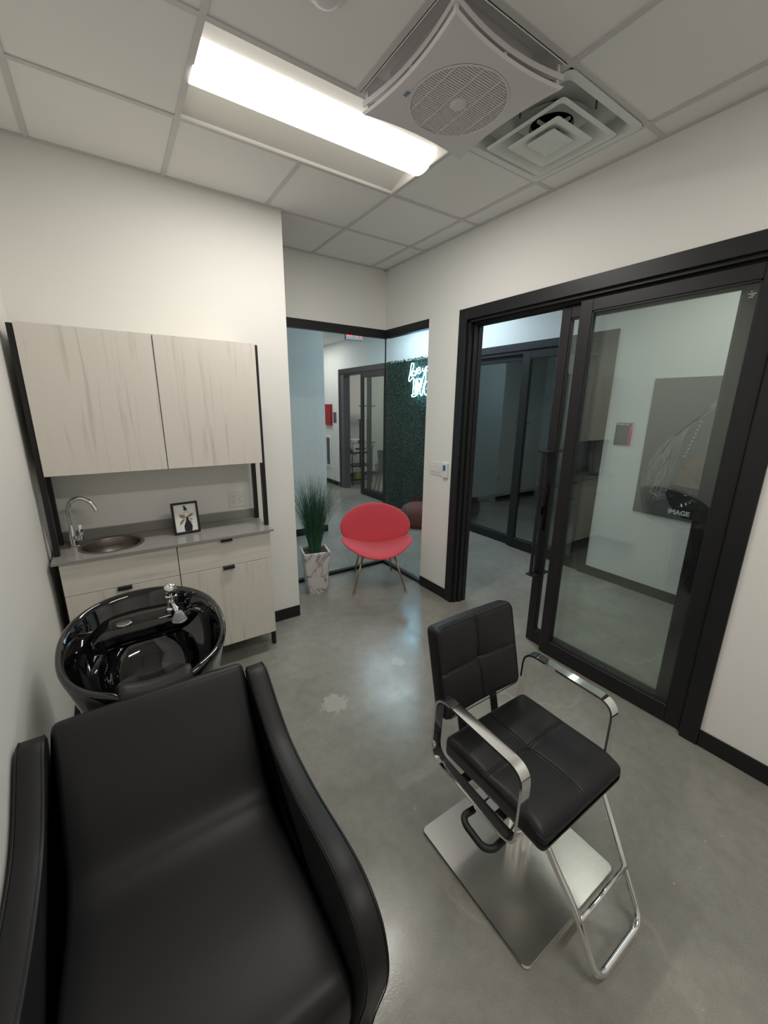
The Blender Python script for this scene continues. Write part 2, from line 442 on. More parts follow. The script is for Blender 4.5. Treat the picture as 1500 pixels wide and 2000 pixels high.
# corner glazing
def window(name, parts, pane):
    o = bpy.data.objects.new(name, None); C.objects.link(o); o['kind'] = 'structure'
    for nm, args in parts: obj(nm, bx(*args, bev=.0015, seg=1), m_black, o)
    obj('pane', bx(*pane), m_glass2, o); return o
window('window_1', [('header', (XM, XR+.045, YR, YR+.06, 2.456, WH)), ('sill', (XM, XR+.045, YR+.005, YR+.055, 0, .03))], (XM, XR+.02, YR+.02, YR+.03, .03, 2.456))
w2 = window('window_2', [('header', (XR, XR+.06, WZ, YR, 2.456, WH)), ('sill', (XR+.005, XR+.055, WZ, YR+.005, 0, .03)), ], (XR+.02, XR+.03, WZ, YR+.015, .03, 2.456))
obj('corner_seal', bx(XR+.012, XR+.022, YR+.012, YR+.022, .03, 2.456), m_rubber, w2)

# ------------------------------------------------------------------ sliding glass doors
def leaf(parent, name, x0, x1, y0, y1, z0, z1, st, top, bot, handle_y=None, hz=(.57,1.49), glass=m_glass, hd=None):
    bm = B(); b_ = .003
    box(bm, x0, x1, y0, y0+st, z0, z1, bev=b_, seg=1); box(bm, x0, x1, y1-st, y1, z0, z1, bev=b_, seg=1)
    box(bm, x0, x1, y0+st, y1-st, z1-top, z1, bev=b_, seg=1); box(bm, x0, x1, y0+st, y1-st, z0, z0+bot, bev=b_, seg=1)
    f = obj(name, bm, m_black, parent)
    xm = (x0+x1)/2
    obj('glazing_bead', box(box(box(box(B(), x0+.006, x1-.006, y0+st-.001, y0+st+.008, z0+bot, z1-top), x0+.006, x1-.006, y1-st-.008, y1-st+.001, z0+bot, z1-top),
        x0+.006, x1-.006, y0+st, y1-st, z1-top-.008, z1-top+.001), x0+.006, x1-.006, y0+st, y1-st, z0+bot-.001, z0+bot+.008), m_rubber, f)
    obj('pane', bx(xm-.004, xm+.004, y0+st, y1-st, z0+bot, z1-top), glass, f)
    if handle_y is not None:
        bm = B()
        for s in ((-1, 1) if hd is None else (hd,)):
            xa = (x0 if s < 0 else x1); xb = xa + s*.055
            for z in hz:
                box(bm, min(xa, xb+s*.015), max(xa, xb+s*.015), handle_y-.022, handle_y+.055, z-.007, z+.007, bev=.005)
            tube(bm, [(xb, handle_y+.02, hz[0]), (xb, handle_y+.02, hz[1])], .0125, 14)
        auto(obj('pull_handle', bm, m_black, f))
    return f
def casing(parent, y0, y1, z1, x0, x1, cw, name='casing'):
    bm = B()
    box(bm, x0, x1, y0, y0+cw, 0, z1, bev=.002, seg=1); box(bm, x0, x1, y1-cw, y1, 0, z1, bev=.002, seg=1); box(bm, x0, x1, y0+cw, y1-cw, z1-cw, z1, bev=.002, seg=1)
    return obj(name, bm, m_black, parent)
d1 = bpy.data.objects.new('door_1', None); C.objects.link(d1); d1['kind'] = 'structure'
casing(d1, .531, 2.574, 2.531, XR-.014, XR+.165, .083)
bm = B()   # inner stepped jamb with track grooves
for k, (xa, xb, d) in enumerate(((XR+.012, XR+.045, .020), (XR+.055, XR+.095, .034), (XR+.105, XR+.15, .034))):
    box(bm, xa, xb, 2.491-d, 2.491, 0, 2.448, bev=.002, seg=1)
    box(bm, xa, xb, .614, 2.491, 2.448-d, 2.448, bev=.002, seg=1)
    box(bm, xa, xb, .614, .614+.012, 0, 2.448, bev=.002, seg=1)
obj('track_jamb', bm, m_black, d1)
front = leaf(d1, 'fixed_panel', XR+.020, XR+.062, .627, 1.556, .012, 2.412, .078, .068, .105)
slide = leaf(d1, 'sliding_panel', XR+.078, XR+.118, .72, 1.716, .010, 2.405, .066, .068, .105, handle_y=1.675, hz=(.57, 1.492))
bm = B(); box(bm, XR+.060, XR+.078, 1.660, 1.672, .92, 1.27, bev=.003); box(bm, XR+.060, XR+.078, 1.69, 1.71, 1.03, 1.09, bev=.003)
tube(bm, [(XR+.055, 1.666, 1.10), (XR+.08, 1.666, 1.10)], .006, 10)
obj('lock', bm, m_glossblack, slide)
# small white printed notice in the top corner of the fixed pane
bm = B()
for k, (ya, yb, zz) in enumerate(((.738,.744,2.300), (.722,.752,2.290), (.732,.748,2.276), (.728,.74,2.283))): box(bm, XR+.0365, XR+.0369, ya, yb, zz, zz+.0025)
obj('printed_notice', bm, m_signwhite, front)
bm = B(); box(bm, XR-.01, XR+.10, .531, .60, 0.0, .006); obj('threshold', bm, m_steel, d1)

d2 = bpy.data.objects.new('door_2', None); C.objects.link(d2); d2['kind'] = 'structure'
casing(d2, 2.20, 4.40, 2.531, XH-.014, XH+.14, .085)
obj('track', bx(XH+.005, XH+.12, 2.285, 4.315, 2.405, 2.446, bev=.002, seg=1), m_black, d2)
leaf(d2, 'fixed_panel', XH+.045, XH+.085, 3.24, 4.315, .012, 2.405, .075, .065, .105)
leaf(d2, 'sliding_panel', XH+.0, XH+.04, 2.285, 3.305, .012, 2.43, .11, .085, .12, handle_y=3.22, hz=(.57,1.6), hd=1)
d3 = bpy.data.objects.new('door_3', None); C.objects.link(d3); d3['kind'] = 'structure'
bm = B()
casing(d3, 6.10, 8.03, 2.531, XH-.014, XH+.14, .1)
obj('jamb_lining', bx(XH-.01, XH+.14, 7.80, 7.93, 0, 2.41), m_darkgrey, d3)
obj('track', bx(XH+.005, XH+.12, 6.2, 7.93, 2.40, 2.446), m_black, d3)
leaf(d3, 'sliding_panel', XH+.0, XH+.04, 6.2, 7.12, .012, 2.40, .09, .07, .12, handle_y=7.03, hz=(.57,1.52), hd=-1)
leaf(d3, 'fixed_panel', XH+.06, XH+.10, 6.2, 6.98, .012, 2.40, .12, .07, .12)

# ================================================================== CEILING THINGS
def troffer(y0, label, name='ceiling_light', lm=m_lens, x0=gx(-2), z=HC, loc_only=False):
    """2 x 4 recessed light; cross-section runs in y"""
    t = thing(name, label, 'ceiling light', (x0+G, y0+G/2, z+.0095), 0, 'recessed linear ceiling lights')
    L = G-.004; W = G/2-.004; hw = .108
    bm = B()
    prof = [(-W, 0), (-W, .012), (-.22, .038), (-.16, .054), (-hw, .058), (-hw, .075), (hw, .075), (hw, .058), (.16, .054), (.22, .038), (W, .012), (W, 0), (W+.002, 0), (W+.002, .085), (-W-.002, .085), (-W-.002, 0)]
    prism(bm, prof, lambda p, s: (s, p[0], p[1]), -L, L)
    for s in (-1, 1): box(bm, min(s*L, s*(L+.003)), max(s*L, s*(L+.003)), -W, W, 0, .085)
    h = obj('housing', bm, m_housing, t); auto(h, 30)
    bm = B(); n = 20; arc = [(-.012-hw*math.cos(PI*k/n), .058 - .078*math.sin(PI*k/n)**.9) for k in range(n+1)]
    prism(bm, arc, lambda p, s: (s, p[0], p[1]), -L+.004, L-.004)
    auto(obj('lens', bm, lm, t), 30)
    ld = bpy.data.lights.new('troffer_lamp', 'AREA'); ld.shape = 'RECTANGLE'; ld.size = 2*L-.03; ld.size_y = .10; ld.energy = ROOM_W; ld.color = (1, .965, .905)
    lo = bpy.data.objects.new('troffer_lamp', ld); C.objects.link(lo); lo.parent = t; lo.location = (0, -.012, -.0225)
    return t
troffer(gy(-1), 'long glowing recessed ceiling light with curved white lens above the vanity end')
troffer(gy(-5), 'added unseen recessed ceiling light behind the viewpoint, brightening the near end of the room')  # unseen fixture, added to lift the ceiling and the black seating
def hall_light(x, y, name='ceiling_light', label='', m=m_lensh, sx=.3, sy=.6, grp=None):
    t = thing(name, label, 'ceiling light', (x, y, HC), 0, grp)
    obj('frame', box(B(), -sx-.015, sx+.015, -sy-.015, sy+.015, -.006, .009, bev=.002, seg=1), m_white, t)
    obj('lens', bx(-sx, sx, -sy, sy, -.012, -.0065), m, t)
    return t
hall_light(3.55, 5.0, label='cool white ceiling panel light in the hallway in front of the leafy wall')
hall_light(3.5, 3.85, label='added unseen cool white ceiling panel light in the hallway, brightening the alcove wall', sx=.3, sy=.3)  # unseen panel, added to light the alcove wall without a floor reflection
hall_light(3.4, 8.4, label='white ceiling panel light at the far end of the hallway', m=m_lensr)
hall_light(3.35, .9, label='ceiling panel light in the hallway outside the near sliding door', m=m_lensr, sx=.25, sy=.5)
hall_light(5.6, 7.3, label='ceiling panel light inside the lit studio beyond the far sliding door', m=m_lensr)

# smoke detector, cut by the top edge of the picture
t = thing('smoke_detector', 'round white smoke detector on the ceiling tile beside the long light', 'smoke detector', (.755, 1.485, HC+.006))
bm = lathe(B(), [(0,-.038),(.03,-.038),(.045,-.034),(.055,-.022),(.066,-.018),(.068,0)], n=40); auto(obj('cover', bm, m_fanplastic, t))

# ceiling fan unit
fx, fy = gx(-1)+G/2, gy(-2)+G/2
t = thing('ceiling_fan_panel', 'square white ceiling fan panel with concave sides and round slatted grille', 'ceiling fan', (fx, fy, HC))
bm = B()
W = G/2-.014
for k in range(4):
    c_, s_ = round(math.cos(k*PI/2)), round(math.sin(k*PI/2))
    def rot(p, c_=c_, s_=s_): return (p[0]*c_-p[1]*s_, p[0]*s_+p[1]*c_)
    prof = [(-W, 0), (W, 0), (W-.045, .05), (-W+.045, .05)]
    # sloping tray side seen around the panel
    vs = []
    for (a, d, z) in ((-W, W, -.002), (W, W, -.002), (W-.04, W-.04, .055), (-W+.04, W-.04, .055)):
        p = rot((a, d)); vs.append(bm.verts.new((p[0], p[1], z)))
    bm.faces.new(vs)
    vs = []
    for (a, d, z) in ((-W+.04, W-.04, .055), (W-.04, W-.04, .055), (W-.09, W-.09, .055), (-W+.09, W-.09, .055)):
        p = rot((a, d)); vs.append(bm.verts.new((p[0], p[1], z)))
    bm.faces.new(vs)
bmesh.ops.remove_doubles(bm, verts=bm.verts, dist=.0005)
r_ = bmesh.ops.solidify(bm, geom=bm.faces[:], thickness=-.003)
obj('housing', bm, m_fanplastic, t)
def concave_square(h, sag, n=14):
    pts = []
    for k in range(4):
        a = k*PI/2; c_, s_ = math.cos(a), math.sin(a)
        for i in range(n):
            u = -1+2*i/n; d = h - sag*(1-u*u); x, y = u*h, -d
            # corners stay sharp: blend
            pts.append((x*c_-y*s_, x*s_+y*c_))
    return pts
# upper tray with wavy rim
bm = B(); o_ = concave_square(.285, .035); i_ = concave_square(.262, .035); n = len(o_)
va = [bm.verts.new((p[0], p[1], -.050)) for p in o_]; vb = [bm.verts.new((p[0], p[1], -.030)) for p in o_]; vc = [bm.verts.new((p[0], p[1], -.030)) for p in i_]; vd = [bm.verts.new((p[0], p[1], -.046)) for p in i_]
for i in range(n):
    j = (i+1) % n
    for a, b_ in ((va, vb), (vb, vc), (vc, vd), (vd, va)): bm.faces.new((a[i], a[j], b_[j], b_[i]))
for sx in (-1, 1):
    for sy in (-1, 1):
        box(bm, sx*.268-.007, sx*.268+.007, sy*.268-.007, sy*.268+.007, -.07, .0, bev=.002, seg=1)
for (px_, py_) in ((0,-.238),(0,.238),(-.238,0),(.238,0)): box(bm, px_-.006, px_+.006, py_-.006, py_+.006, -.068, -.03, bev=.002, seg=1)
box(bm, -.2, .2, -.2, .2, -.03, .055)
obj('upper_tray', bm, m_fanplastic, t)
# lower plate with a round hole
bm = B(); outer = concave_square(.288, .030, 16); nn = len(outer); R1 = .205
zt, zb = -.070, -.079
def ring(fnr, z): return [bm.verts.new((fnr(i)[0], fnr(i)[1], z)) for i in range(nn)]
ang = [math.atan2(p[1], p[0]) for p in outer]
ro = lambda i: outer[i]; ri = lambda i: (R1*math.cos(ang[i]), R1*math.sin(ang[i]))
rm = lambda i: (outer[i][0]*.97, outer[i][1]*.97)
a1 = ring(ro, zt); a2 = ring(rm, zb); a3 = ring(ri, zb-.006); a4 = ring(ri, zb+.006); a5 = ring(ri, zt)
for i in range(nn):
    j = (i+1) % nn
    for a, b_ in ((a1, a2), (a2, a3), (a3, a4), (a4, a5), (a5, a1)): bm.faces.new((a[i], a[j], b_[j], b_[i]))
auto(obj('front_plate', bm, m_fanplastic, t), 35)
bm = B(); zg = -.082
lathe(bm, [(.205, zg-.004), (.197, zg-.006), (.194, zg), (.197, zg+.006), (.205, zg+.006)], n=48)
lathe(bm, [(0, zg-.008), (.026, zg-.008), (.030, zg-.004), (.036, zg-.004), (.038, zg+.004), (0, zg+.006)], n=32)
k = -.186
while k < .188:
    L = math.sqrt(max(0, .196**2-k*k))
    box(bm, -L, L, k-.0028, k+.0028, zg-.003, zg+.006)
    k += .0105
for q in (-.14, -.047, .047, .14):
    L = math.sqrt(.196**2-q*q); box(bm, q-.002, q+.002, -L, L, zg-.005, zg+.004)
obj('grille', bm, m_fanplastic, t)
bm = lathe(B(), [(0, -.060), (.196, -.060), (.196, -.055)], n=32); obj('fan_cavity', bm, m_signgrey, t)
text_mesh('logo', 'llllll', .022, m_logo, t, basis((-.215, .055, zb-.0085), (0,1,0), (1,.25,0)), .0005)

# air diffuser
dx_, dy_ = gx(0)+G/2, gy(-2)+G/2
t = thing('air_diffuser', 'square white ceiling air diffuser with nested cones next to the fan panel', 'air diffuser', (dx_, dy_, HC))
def sqring(bm, prof, cr=.03, seg=5):
    """closed rounded-square shells: prof is list of (half size, z)"""
    rings = []
    for h, z in prof:
        pts = []; r = min(cr, h*.4)
        for k in range(4):
            cx, cy = [(1,1),(-1,1),(-1,-1),(1,-1)][k]
            for s in range(seg+1):
                a = k*PI/2 + s/seg*PI/2; pts.append(bm.verts.new((cx*(h-r)+r*math.cos(a), cy*(h-r)+r*math.sin(a), z)))
        rings.append(pts)
    for i in range(len(rings)-1):
        n = len(rings[i])
        for k in range(n): bm.faces.new((rings[i][k], rings[i][(k+1) % n], rings[i+1][(k+1) % n], rings[i+1][k]))
    return rings
bm = B(); rs = sqring(bm, [(.297, -.002), (.297, -.006), (.262, -.006), (.245, .012), (.238, .055), (.12, .055)], .035)
auto(obj('frame', bm, m_diff, t))
bm = B(); sqring(bm, [(.217, -.026), (.212, -.030), (.192, -.027), (.130, .030), (.122, .034), (.136, .036), (.200, -.020), (.217, -.026)], .02); auto(obj('outer_cone', bm, m_diff, t))
bm = B(); sqring(bm, [(.142, -.032), (.138, -.036), (.116, -.033), (.060, -.004), (.052, -.002), (.060, .002), (.128, -.026), (.142, -.032)], .015); auto(obj('middle_cone', bm, m_diff, t))
bm = B(); rs = sqring(bm, [(.078, -.030), (.074, -.034), (.004, -.016)], .012); bm.faces.new(rs[-1]); rs2 = sqring(bm, [(.078, -.030), (.070, -.022), (.004, -.010)], .012)
auto(obj('centre_cone', bm, m_diff, t))
bm = lathe(B(), [(.104, .04), (.104, .30)], n=40); obj('duct', bm, m_dark, t)
obj('neck_plate', lathe(B(), [(.098,.060),(.102,.036),(.175,.036)], n=40), m_diff, t)
bm = B(); box(bm, -.006, .006, -.10, .10, .02, .030); box(bm, -.10, .10, -.006, .006, .02, .030); obj('strut', bm, m_diff, t)
for (sx, sy) in ((.228,.0), (-.228,.0), (0,.228), (0,-.228)): obj('clip', bx(sx-.003, sx+.003, sy-.003, sy+.003, -.004, .03), m_signgrey, t)

# ================================================================== VANITY
FY = 2.63     # front face of the base cabinet
CT = .955     # counter top
# black post frame
t = thing('post_frame', 'black metal post frame that carries the wall cabinet and flanks the vanity', 'frame', (.25, 2.88, 0))
for (xa, xb) in ((-.352, -.327), (.822, .847)):
    for (ya, yb) in ((2.725, 2.765), (2.95, 2.99)):
        obj('post', bx(xa-.25, xb-.25, ya-2.88, yb-2.88, CT+.0005, 2.150, bev=.002, seg=1), m_black, t)
        obj('leg', bx(xa-.25, xb-.25, ya-2.88, yb-2.88, 0, CT-.0145, bev=.002, seg=1), m_black, t)
# wall cabinet
t = thing('wall_cabinet', 'pale wood-grain wall cabinet with two large flat doors', 'cabinet', (.255, 2.87, 1.404))
obj('body', bx(-.575, .563, -.148, .165, .004, .750), m_lamv, t)
for (xa, xb) in ((-.578, -.0025), (.0025, .568)):
    obj('door', bx(xa, xb, -.170, -.150, 0, .752, bev=.0015, seg=1), m_lamv, t)
# base cabinet
t = thing('base_cabinet', 'pale wood-grain base cabinet with two drawers above two doors', 'cabinet', (.24, 2.80, 0))
bm = B()
for a in ((-.562,-.546,-.148,.205,.165,.925), (.556,.572,-.148,.205,.165,.925), (-.008,.008,-.148,-.10,.165,.925), (-.546,.556,-.148,.205,.165,.181), (-.546,.556,.195,.205,.181,.925), (-.546,.556,-.148,-.13,.735,.755), (-.546,.556,-.148,-.13,.905,.925)): box(bm, *a)
obj('body', bm, m_lamv, t)
def pull(parent, xc, z):
    bm = B(); box(bm, xc-.036, xc+.036, -.192, -.158, z-.003, z+.003); box(bm, xc-.036, xc+.036, -.194, -.189, z-.016, z+.003, bev=.001, seg=1)
    obj('handle', bm, m_black, parent)
for (xa, xb, xc) in ((-.572, -.0025, -.294), (.0025, .580, .289)):
    d = obj('drawer', bx(xa, xb, -.170, -.150, .7475, .936, bev=.0015, seg=1), m_lamh, t)
    if xc > 0: pull(d, xc, .9365)
    d = obj('door', bx(xa, xb, -.170, -.150, .165, .7445, bev=.0015, seg=1), m_lamv, t)
    pull(d, xc, .7455)
# countertop (hole for the sink)
SX, SY, SR = -.085, 2.822, .160
t = thing('countertop', 'grey stone countertop with low backsplash over the base cabinet', 'countertop', (.24, 2.82, CT-.014))
bm = B(); n = 48
x0, x1, y0, y1 = -.360, .842, 2.607, 3.034
def ray_rect(a):
    dx, dy = math.cos(a), math.sin(a); ts = []
    if dx > 1e-9: ts.append((x1-SX)/dx)
    if dx < -1e-9: ts.append((x0-SX)/dx)
    if dy > 1e-9: ts.append((y1-SY)/dy)
    if dy < -1e-9: ts.append((y0-SY)/dy)
    s = min(ts); return (SX+dx*s, SY+dy*s)
angs = sorted([2*PI*k/n for k in range(n)] + [math.atan2(yy-SY, xx-SX) % (2*PI) for xx in (x0, x1) for yy in (y0, y1)])
outp = [ray_rect(a) for a in angs]; inp = [(SX+SR*math.cos(a), SY+SR*math.sin(a)) for a in angs]; N_ = len(angs)
L_ = {}
for key, pl, z in (('ot', outp, CT), ('ob', outp, CT-.014), ('it', inp, CT), ('ib', inp, CT-.014)):
    L_[key] = [bm.verts.new((p[0]-.24, p[1]-2.82, z-CT+.014)) for p in pl]
for i in range(N_):
    j = (i+1) % N_
    for a, b_ in (('ot','it'), ('it','ib'), ('ib','ob'), ('ob','ot')): bm.faces.new((L_[a][i], L_[a][j], L_[b_][j], L_[b_][i]))
obj('slab', bm, m_counter, t)
obj('backsplash', bx(-.360-.24, .842-.24, 3.012-2.82, 3.034-2.82, .0145, .075, bev=.001, seg=1), m_counter, t)
# sink
t = thing('sink', 'small round stainless steel basin set into the grey countertop', 'sink', (SX, SY, CT))
bm = lathe(B(), [(.170,.0005),(.169,.004),(.160,.0055),(.152,.003),(.149,-.004),(.146,-.05),(.135,-.10),(.10,-.125),(.025,-.13)], n=56); auto(obj('bowl', bm, m_sinksteel, t), 50)
obj('drain', lathe(B(), [(.030,-.129),(.026,-.126),(.012,-.128),(0,-.128)], n=28), m_steel, t)
# faucet
t = thing('basin_faucet', 'chrome gooseneck faucet beside the small round sink', 'faucet', (-.268, 2.875, CT+.0005))
bm = B(); lathe(bm, [(.026,0),(.026,.006),(.020,.012),(.021,.06),(.016,.10),(.012,.135)], n=28, cap=True); auto(obj('body', bm, m_chrome, t))
pth = smooth_path([(0,0,.12),(-.002,0,.20),(.006,-.004,.252),(.032,-.012,.285),(.072,-.024,.292),(.108,-.034,.270),(.128,-.040,.235),(.134,-.042,.210)], 6)
obj('spout', tube(B(), pth, .0115, 16), m_chrome, t, smooth=True)
bm = B(); box(bm, .030, .050, -.018, -.004, .062, .135, bev=.003); tube(bm, [(.012,-.006,.045),(.044,-.012,.062)], .012, 14); tube(bm, [(.040,-.011,.040),(.040,-.011,.075)], .013, 14); auto(obj('lever', bm, m_chrome, t))
# framed print
t = thing('framed_print', 'small black framed fashion drawing leaning on the countertop', 'picture', (.333, 2.815, CT+.003))
t.rotation_euler = (math.radians(-7), 0, math.radians(5))
bm = B(); w_, h_, d_, e_ = .079, .205, .026, .012
for a in ((-w_, -w_+e_, 0, h_), (w_-e_, w_, 0, h_), (-w_+e_, w_-e_, 0, e_), (-w_+e_, w_-e_, h_-e_, h_)): box(bm, a[0], a[1], -d_/2, d_/2, a[2], a[3], bev=.001, seg=1)
obj('frame', bm, m_black, t)
obj('paper', bx(-w_+e_, w_-e_, -.004, .0, e_, h_-e_), m_paper, t)
bm = B()
def flat(bm, pts, z=-.0046, mi=0):
    vs = [bm.verts.new((p[0], z, p[1])) for p in pts]; vb_ = [bm.verts.new((p[0], z+.0005, p[1])) for p in pts]; f = bm.faces.new(vs); f.material_index = mi; bm.faces.new(vb_[::-1]).material_index = mi
    for i in range(len(pts)):
        bm.faces.new((vs[i], vs[(i+1)%len(pts)], vb_[(i+1)%len(pts)], vb_[i])).material_index = mi
def el(cx, cz, rx, rz, n=18, a0=0): return [(cx+rx*math.cos(2*PI*k/n)*math.cos(a0)-rz*math.sin(2*PI*k/n)*math.sin(a0), cz+rx*math.cos(2*PI*k/n)*math.sin(a0)+rz*math.sin(2*PI*k/n)*math.cos(a0)) for k in range(n)]
dress = [(.003,.110),(.008,.102),(.010,.085),(.020,.070),(.028,.048),(.027,.028),(.022,.0125),(-.018,.0125),(-.022,.030),(-.021,.052),(-.012,.072),(-.006,.088),(-.006,.104)]
flat(bm, [(x+.006, z) for x, z in dress]); flat(bm, el(.002,.160,.010,.011)); flat(bm, el(-.002,.176,.008,.006))
for p in ([( .012,.168),(.018,.160),(.015,.152),(.008,.148)], [(.004,.150),(.003,.140),(-.012,.134)], [(.010,.148),(.014,.138),(.030,.133)]):
    for a, b_ in zip(p, p[1:]):
        d = Vector((b_[0]-a[0], b_[1]-a[1])); nrm = Vector((-d.y, d.x)).normalized()*.0006
        flat(bm, [(a[0]-nrm.x, a[1]-nrm.y), (b_[0]-nrm.x, b_[1]-nrm.y), (b_[0]+nrm.x, b_[1]+nrm.y), (a[0]+nrm.x, a[1]+nrm.y)])
obj('figure_drawing', bm, m_ink, t)
bm = B()
flat(bm, [(.002,.110),(-.012,.124),(-.034,.128),(-.038,.116),(-.030,.104),(-.010,.098)], -.0044); flat(bm, [(-.006,.098),(-.024,.092),(-.038,.076),(-.040,.056),(-.028,.064),(-.010,.084)], -.0044)
flat(bm, [(.010,.110),(.022,.122),(.046,.130),(.044,.116),(.030,.106),(.014,.100)], -.0044); flat(bm, [(.014,.098),(.034,.094),(.046,.086),(.030,.084)], -.0044); flat(bm, [(.014,.094),(.028,.080),(.042,.066),(.026,.072)], -.0044)
obj('gold_bow', bm, m_gold, t)
# outlet plate
t = thing('power_outlet', 'white double outlet plate on the wall above the counter backsplash', 'power outlet', (.716, YM, 1.102))
obj('plate', bx(-.060, .060, -.007, 0, -.060, .060, bev=.002), m_white, t)
for s in (-.025, .025):
    r_ = obj('receptacle', bx(s-.017, s+.017, -.0095, -.007, -.034, .034, bev=.001, seg=1), m_white, t)
    bm = B()
    for zc in (-.018, .018):
        for q in (-.006, .006): box(bm, s+q-.001, s+q+.001, -.0102, -.0094, zc-.001, zc+.007)
        box(bm, s-.002, s+.002, -.0102, -.0094, zc-.010, zc-.006)
    if s > 0: box(bm, s-.012, s-.009, -.0102, -.0094, -.004, .004)
    obj('slots', bm, m_signgrey, r_)
# switch plate and thermostat on the right wall
t = thing('light_switch', 'white triple rocker switch plate left of the sliding door', 'light switch', (XR, 2.78, 1.235))
obj('plate', bx(-.007, 0, -.086, .086, -.060, .060, bev=.002), m_white, t)
for s in (-.048, 0, .048):
    obj('rocker', bx(-.012, -.007, s-.017, s+.017, -.034, .034, bev=.002), m_white, t)
t = thing('thermostat', 'small white wall thermostat with a blue screen beside the switch plate', 'thermostat', (XR, 2.646, 1.235))
obj('body', bx(-.028, 0, -.031, .031, -.066, .066, bev=.006, seg=3), m_white, t)
obj('screen', bx(-.0295, -.0275, -.016, .016, -.004, .045), m_blue, t)

# ================================================================== SHAMPOO BOWL
bx0, by0 = .012, 1.775
t = thing('shampoo_bowl', 'glossy black ceramic shampoo bowl on a pedestal behind the wash lounge chair', 'wash basin', (bx0, by0, 0))
def rimz(y): return .862 + .225*(y)          # rises towards the back (local y)
def rim_xy(th, s=1.0):
    # th = 0 at +x ; front (-y) has the neck dip
    c_, s_ = math.cos(th), math.sin(th)
    e = 2.25; r = (abs(c_/.300)**e + abs(s_/.305)**e)**(-1/e)
    return r*c_*s, r*s_*s
nT = 72
def neck(th):
    a = (th - 1.5*PI + PI) % (2*PI) - PI
    return math.exp(-(a/.36)**4)
def bowl_pt(th, s, dz, flat_z=None):
    x, y = rim_xy(th, s); z = rimz(y) + dz
    return Vector((x, y, z))
bm = B(); rings = []
prof = [(.80,-.245,'o'), (.90,-.13,'o'), (.95,-.07,'o'), (.985,-.035,'o'), (1.005,-.012,'r'), (1.0,.0,'r'), (.975,.006,'r'), (.945,.003,'r'), (.915,-.010,'i'), (.885,-.040,'i'), (.84,-.085,'i'), (.77,-.122,'i'), (.69,-.140,'i'), (.63,-.150,'i'), (.60,-.158,'i'), (.575,-.175,'i'), (.55,-.205,'i'), (.50,-.245,'i'), (.40,-.268,'i'), (.25,-.282,'i'), (.10,-.29,'i'), (.03,-.29,'i')]
for s, dz, kd in prof:
    rg = []
    for k in range(nT):
        th = 2*PI*k/nT; nk = neck(th)
        p = bowl_pt(th, s, dz)
        if kd in 'ri': p.z -= nk*(.034 if kd == 'r' else .034*max(0, (s-.6)/.32) if s > .6 else 0)
        # deep well sits toward the back right of centre; shallow shelf behind it
        if kd == 'i':
            back = max(0, math.sin(th)); q = max(0, min(1, (.915-s)/.5)); p.y += .035*max(0, min(1, (.75-s)/.2))
            p.z += .055*back*q*(1 if s > .45 else max(0, (s-.1)/.35))
        if kd == 'o':
            p.z -= nk*.03; f = (1-s)/.2
            p.z = p.z*(1-f*.25) + .60*f*.25
        rg.append(bm.verts.new(p))
    rings.append(rg)
for i in range(len(rings)-1):
    for k in range(nT): bm.faces.new((rings[i][k], rings[i][(k+1) % nT], rings[i+1][(k+1) % nT], rings[i+1][k]))
bm.faces.new(rings[-1]); bm.faces.new(rings[0][::-1])
obj('bowl', bm, m_glossblack, t, smooth=True)
# moulded faucet deck across the back of the bowl
bm = B(); deck = []
for (x, y, z) in ((-.20,.10,.80),(-.15,.150,.838),(-.06,.168,.845),(.05,.172,.845),(.14,.168,.842),(.19,.140,.825)):
    deck.append((x, y, z))
top = smooth_path([(a, b_+.018, c) for a, b_, c in deck], 5)
rows = []
for i, p in enumerate(top):
    f = math.sin(PI*i/(len(top)-1))**.5 if 0 < i < len(top)-1 else 0
    rows.append([bm.verts.new(q) for q in (Vector((p.x, p.y+.055*f+.01, p.z+.012)), Vector((p.x, p.y-.035*f, p.z)), Vector((p.x, p.y-.044*f, p.z-.012)), Vector((p.x*.92, p.y-.046*f, p.z-.10)), Vector((p.x, p.y+.05, p.z-.10)))])
for a, b_ in zip(rows, rows[1:]):
    for k in range(5): bm.faces.new((a[k], a[(k+1) % 5], b_[(k+1) % 5], b_[k]))
bm.faces.new(rows[0]); bm.faces.new(rows[-1][::-1])
auto(obj('faucet_deck', bm, m_glossblack, t), 50)
obj('cover_cap', lathe(B(), [(.030,.846),(.030,.852),(.027,.855),(0,.856)], cx=-.078, cy=.155, n=32), m_steel, t)
# neck rest
bm = B(); rows = []; m_ = 22
for i in range(m_+1):
    u = -1+2*i/m_; x = .006 + u*.122; y = -.262 - .010*(1-u*u)
    prof_ = [(.062,-.070),(.048,-.022),(.026,.006),(.000,.014),(-.026,.006),(-.042,-.025),(-.046,-.095),(-.02,-.125),(.03,-.08)]
    dip = -.020*(1-abs(u)**2.2) - .012*max(0, abs(u)-.85)/.15
    rows.append([bm.verts.new((x, y+a, rimz(-.29)+dip+b_+.020)) for a, b_ in prof_])
for a, b_ in zip(rows, rows[1:]):
    for k in range(9): bm.faces.new((a[k], a[(k+1) % 9], b_[(k+1) % 9], b_[k]))
bm.faces.new(rows[0]); bm.faces.new(rows[-1][::-1])
nr = obj('neck_rest', bm, m_rubber, t, smooth=True); sub = nr.modifiers.new('s', 'SUBSURF'); sub.levels = 1; sub.render_levels = 1
np_ = obj('neck_pad', box(B(), -.078, .078, -.060, .060, -.012, .012, bev=.009, seg=3), m_rubber, t); np_.location = (0, -.212, .738); np_.rotation_euler = (math.radians(-42), 0, 0)
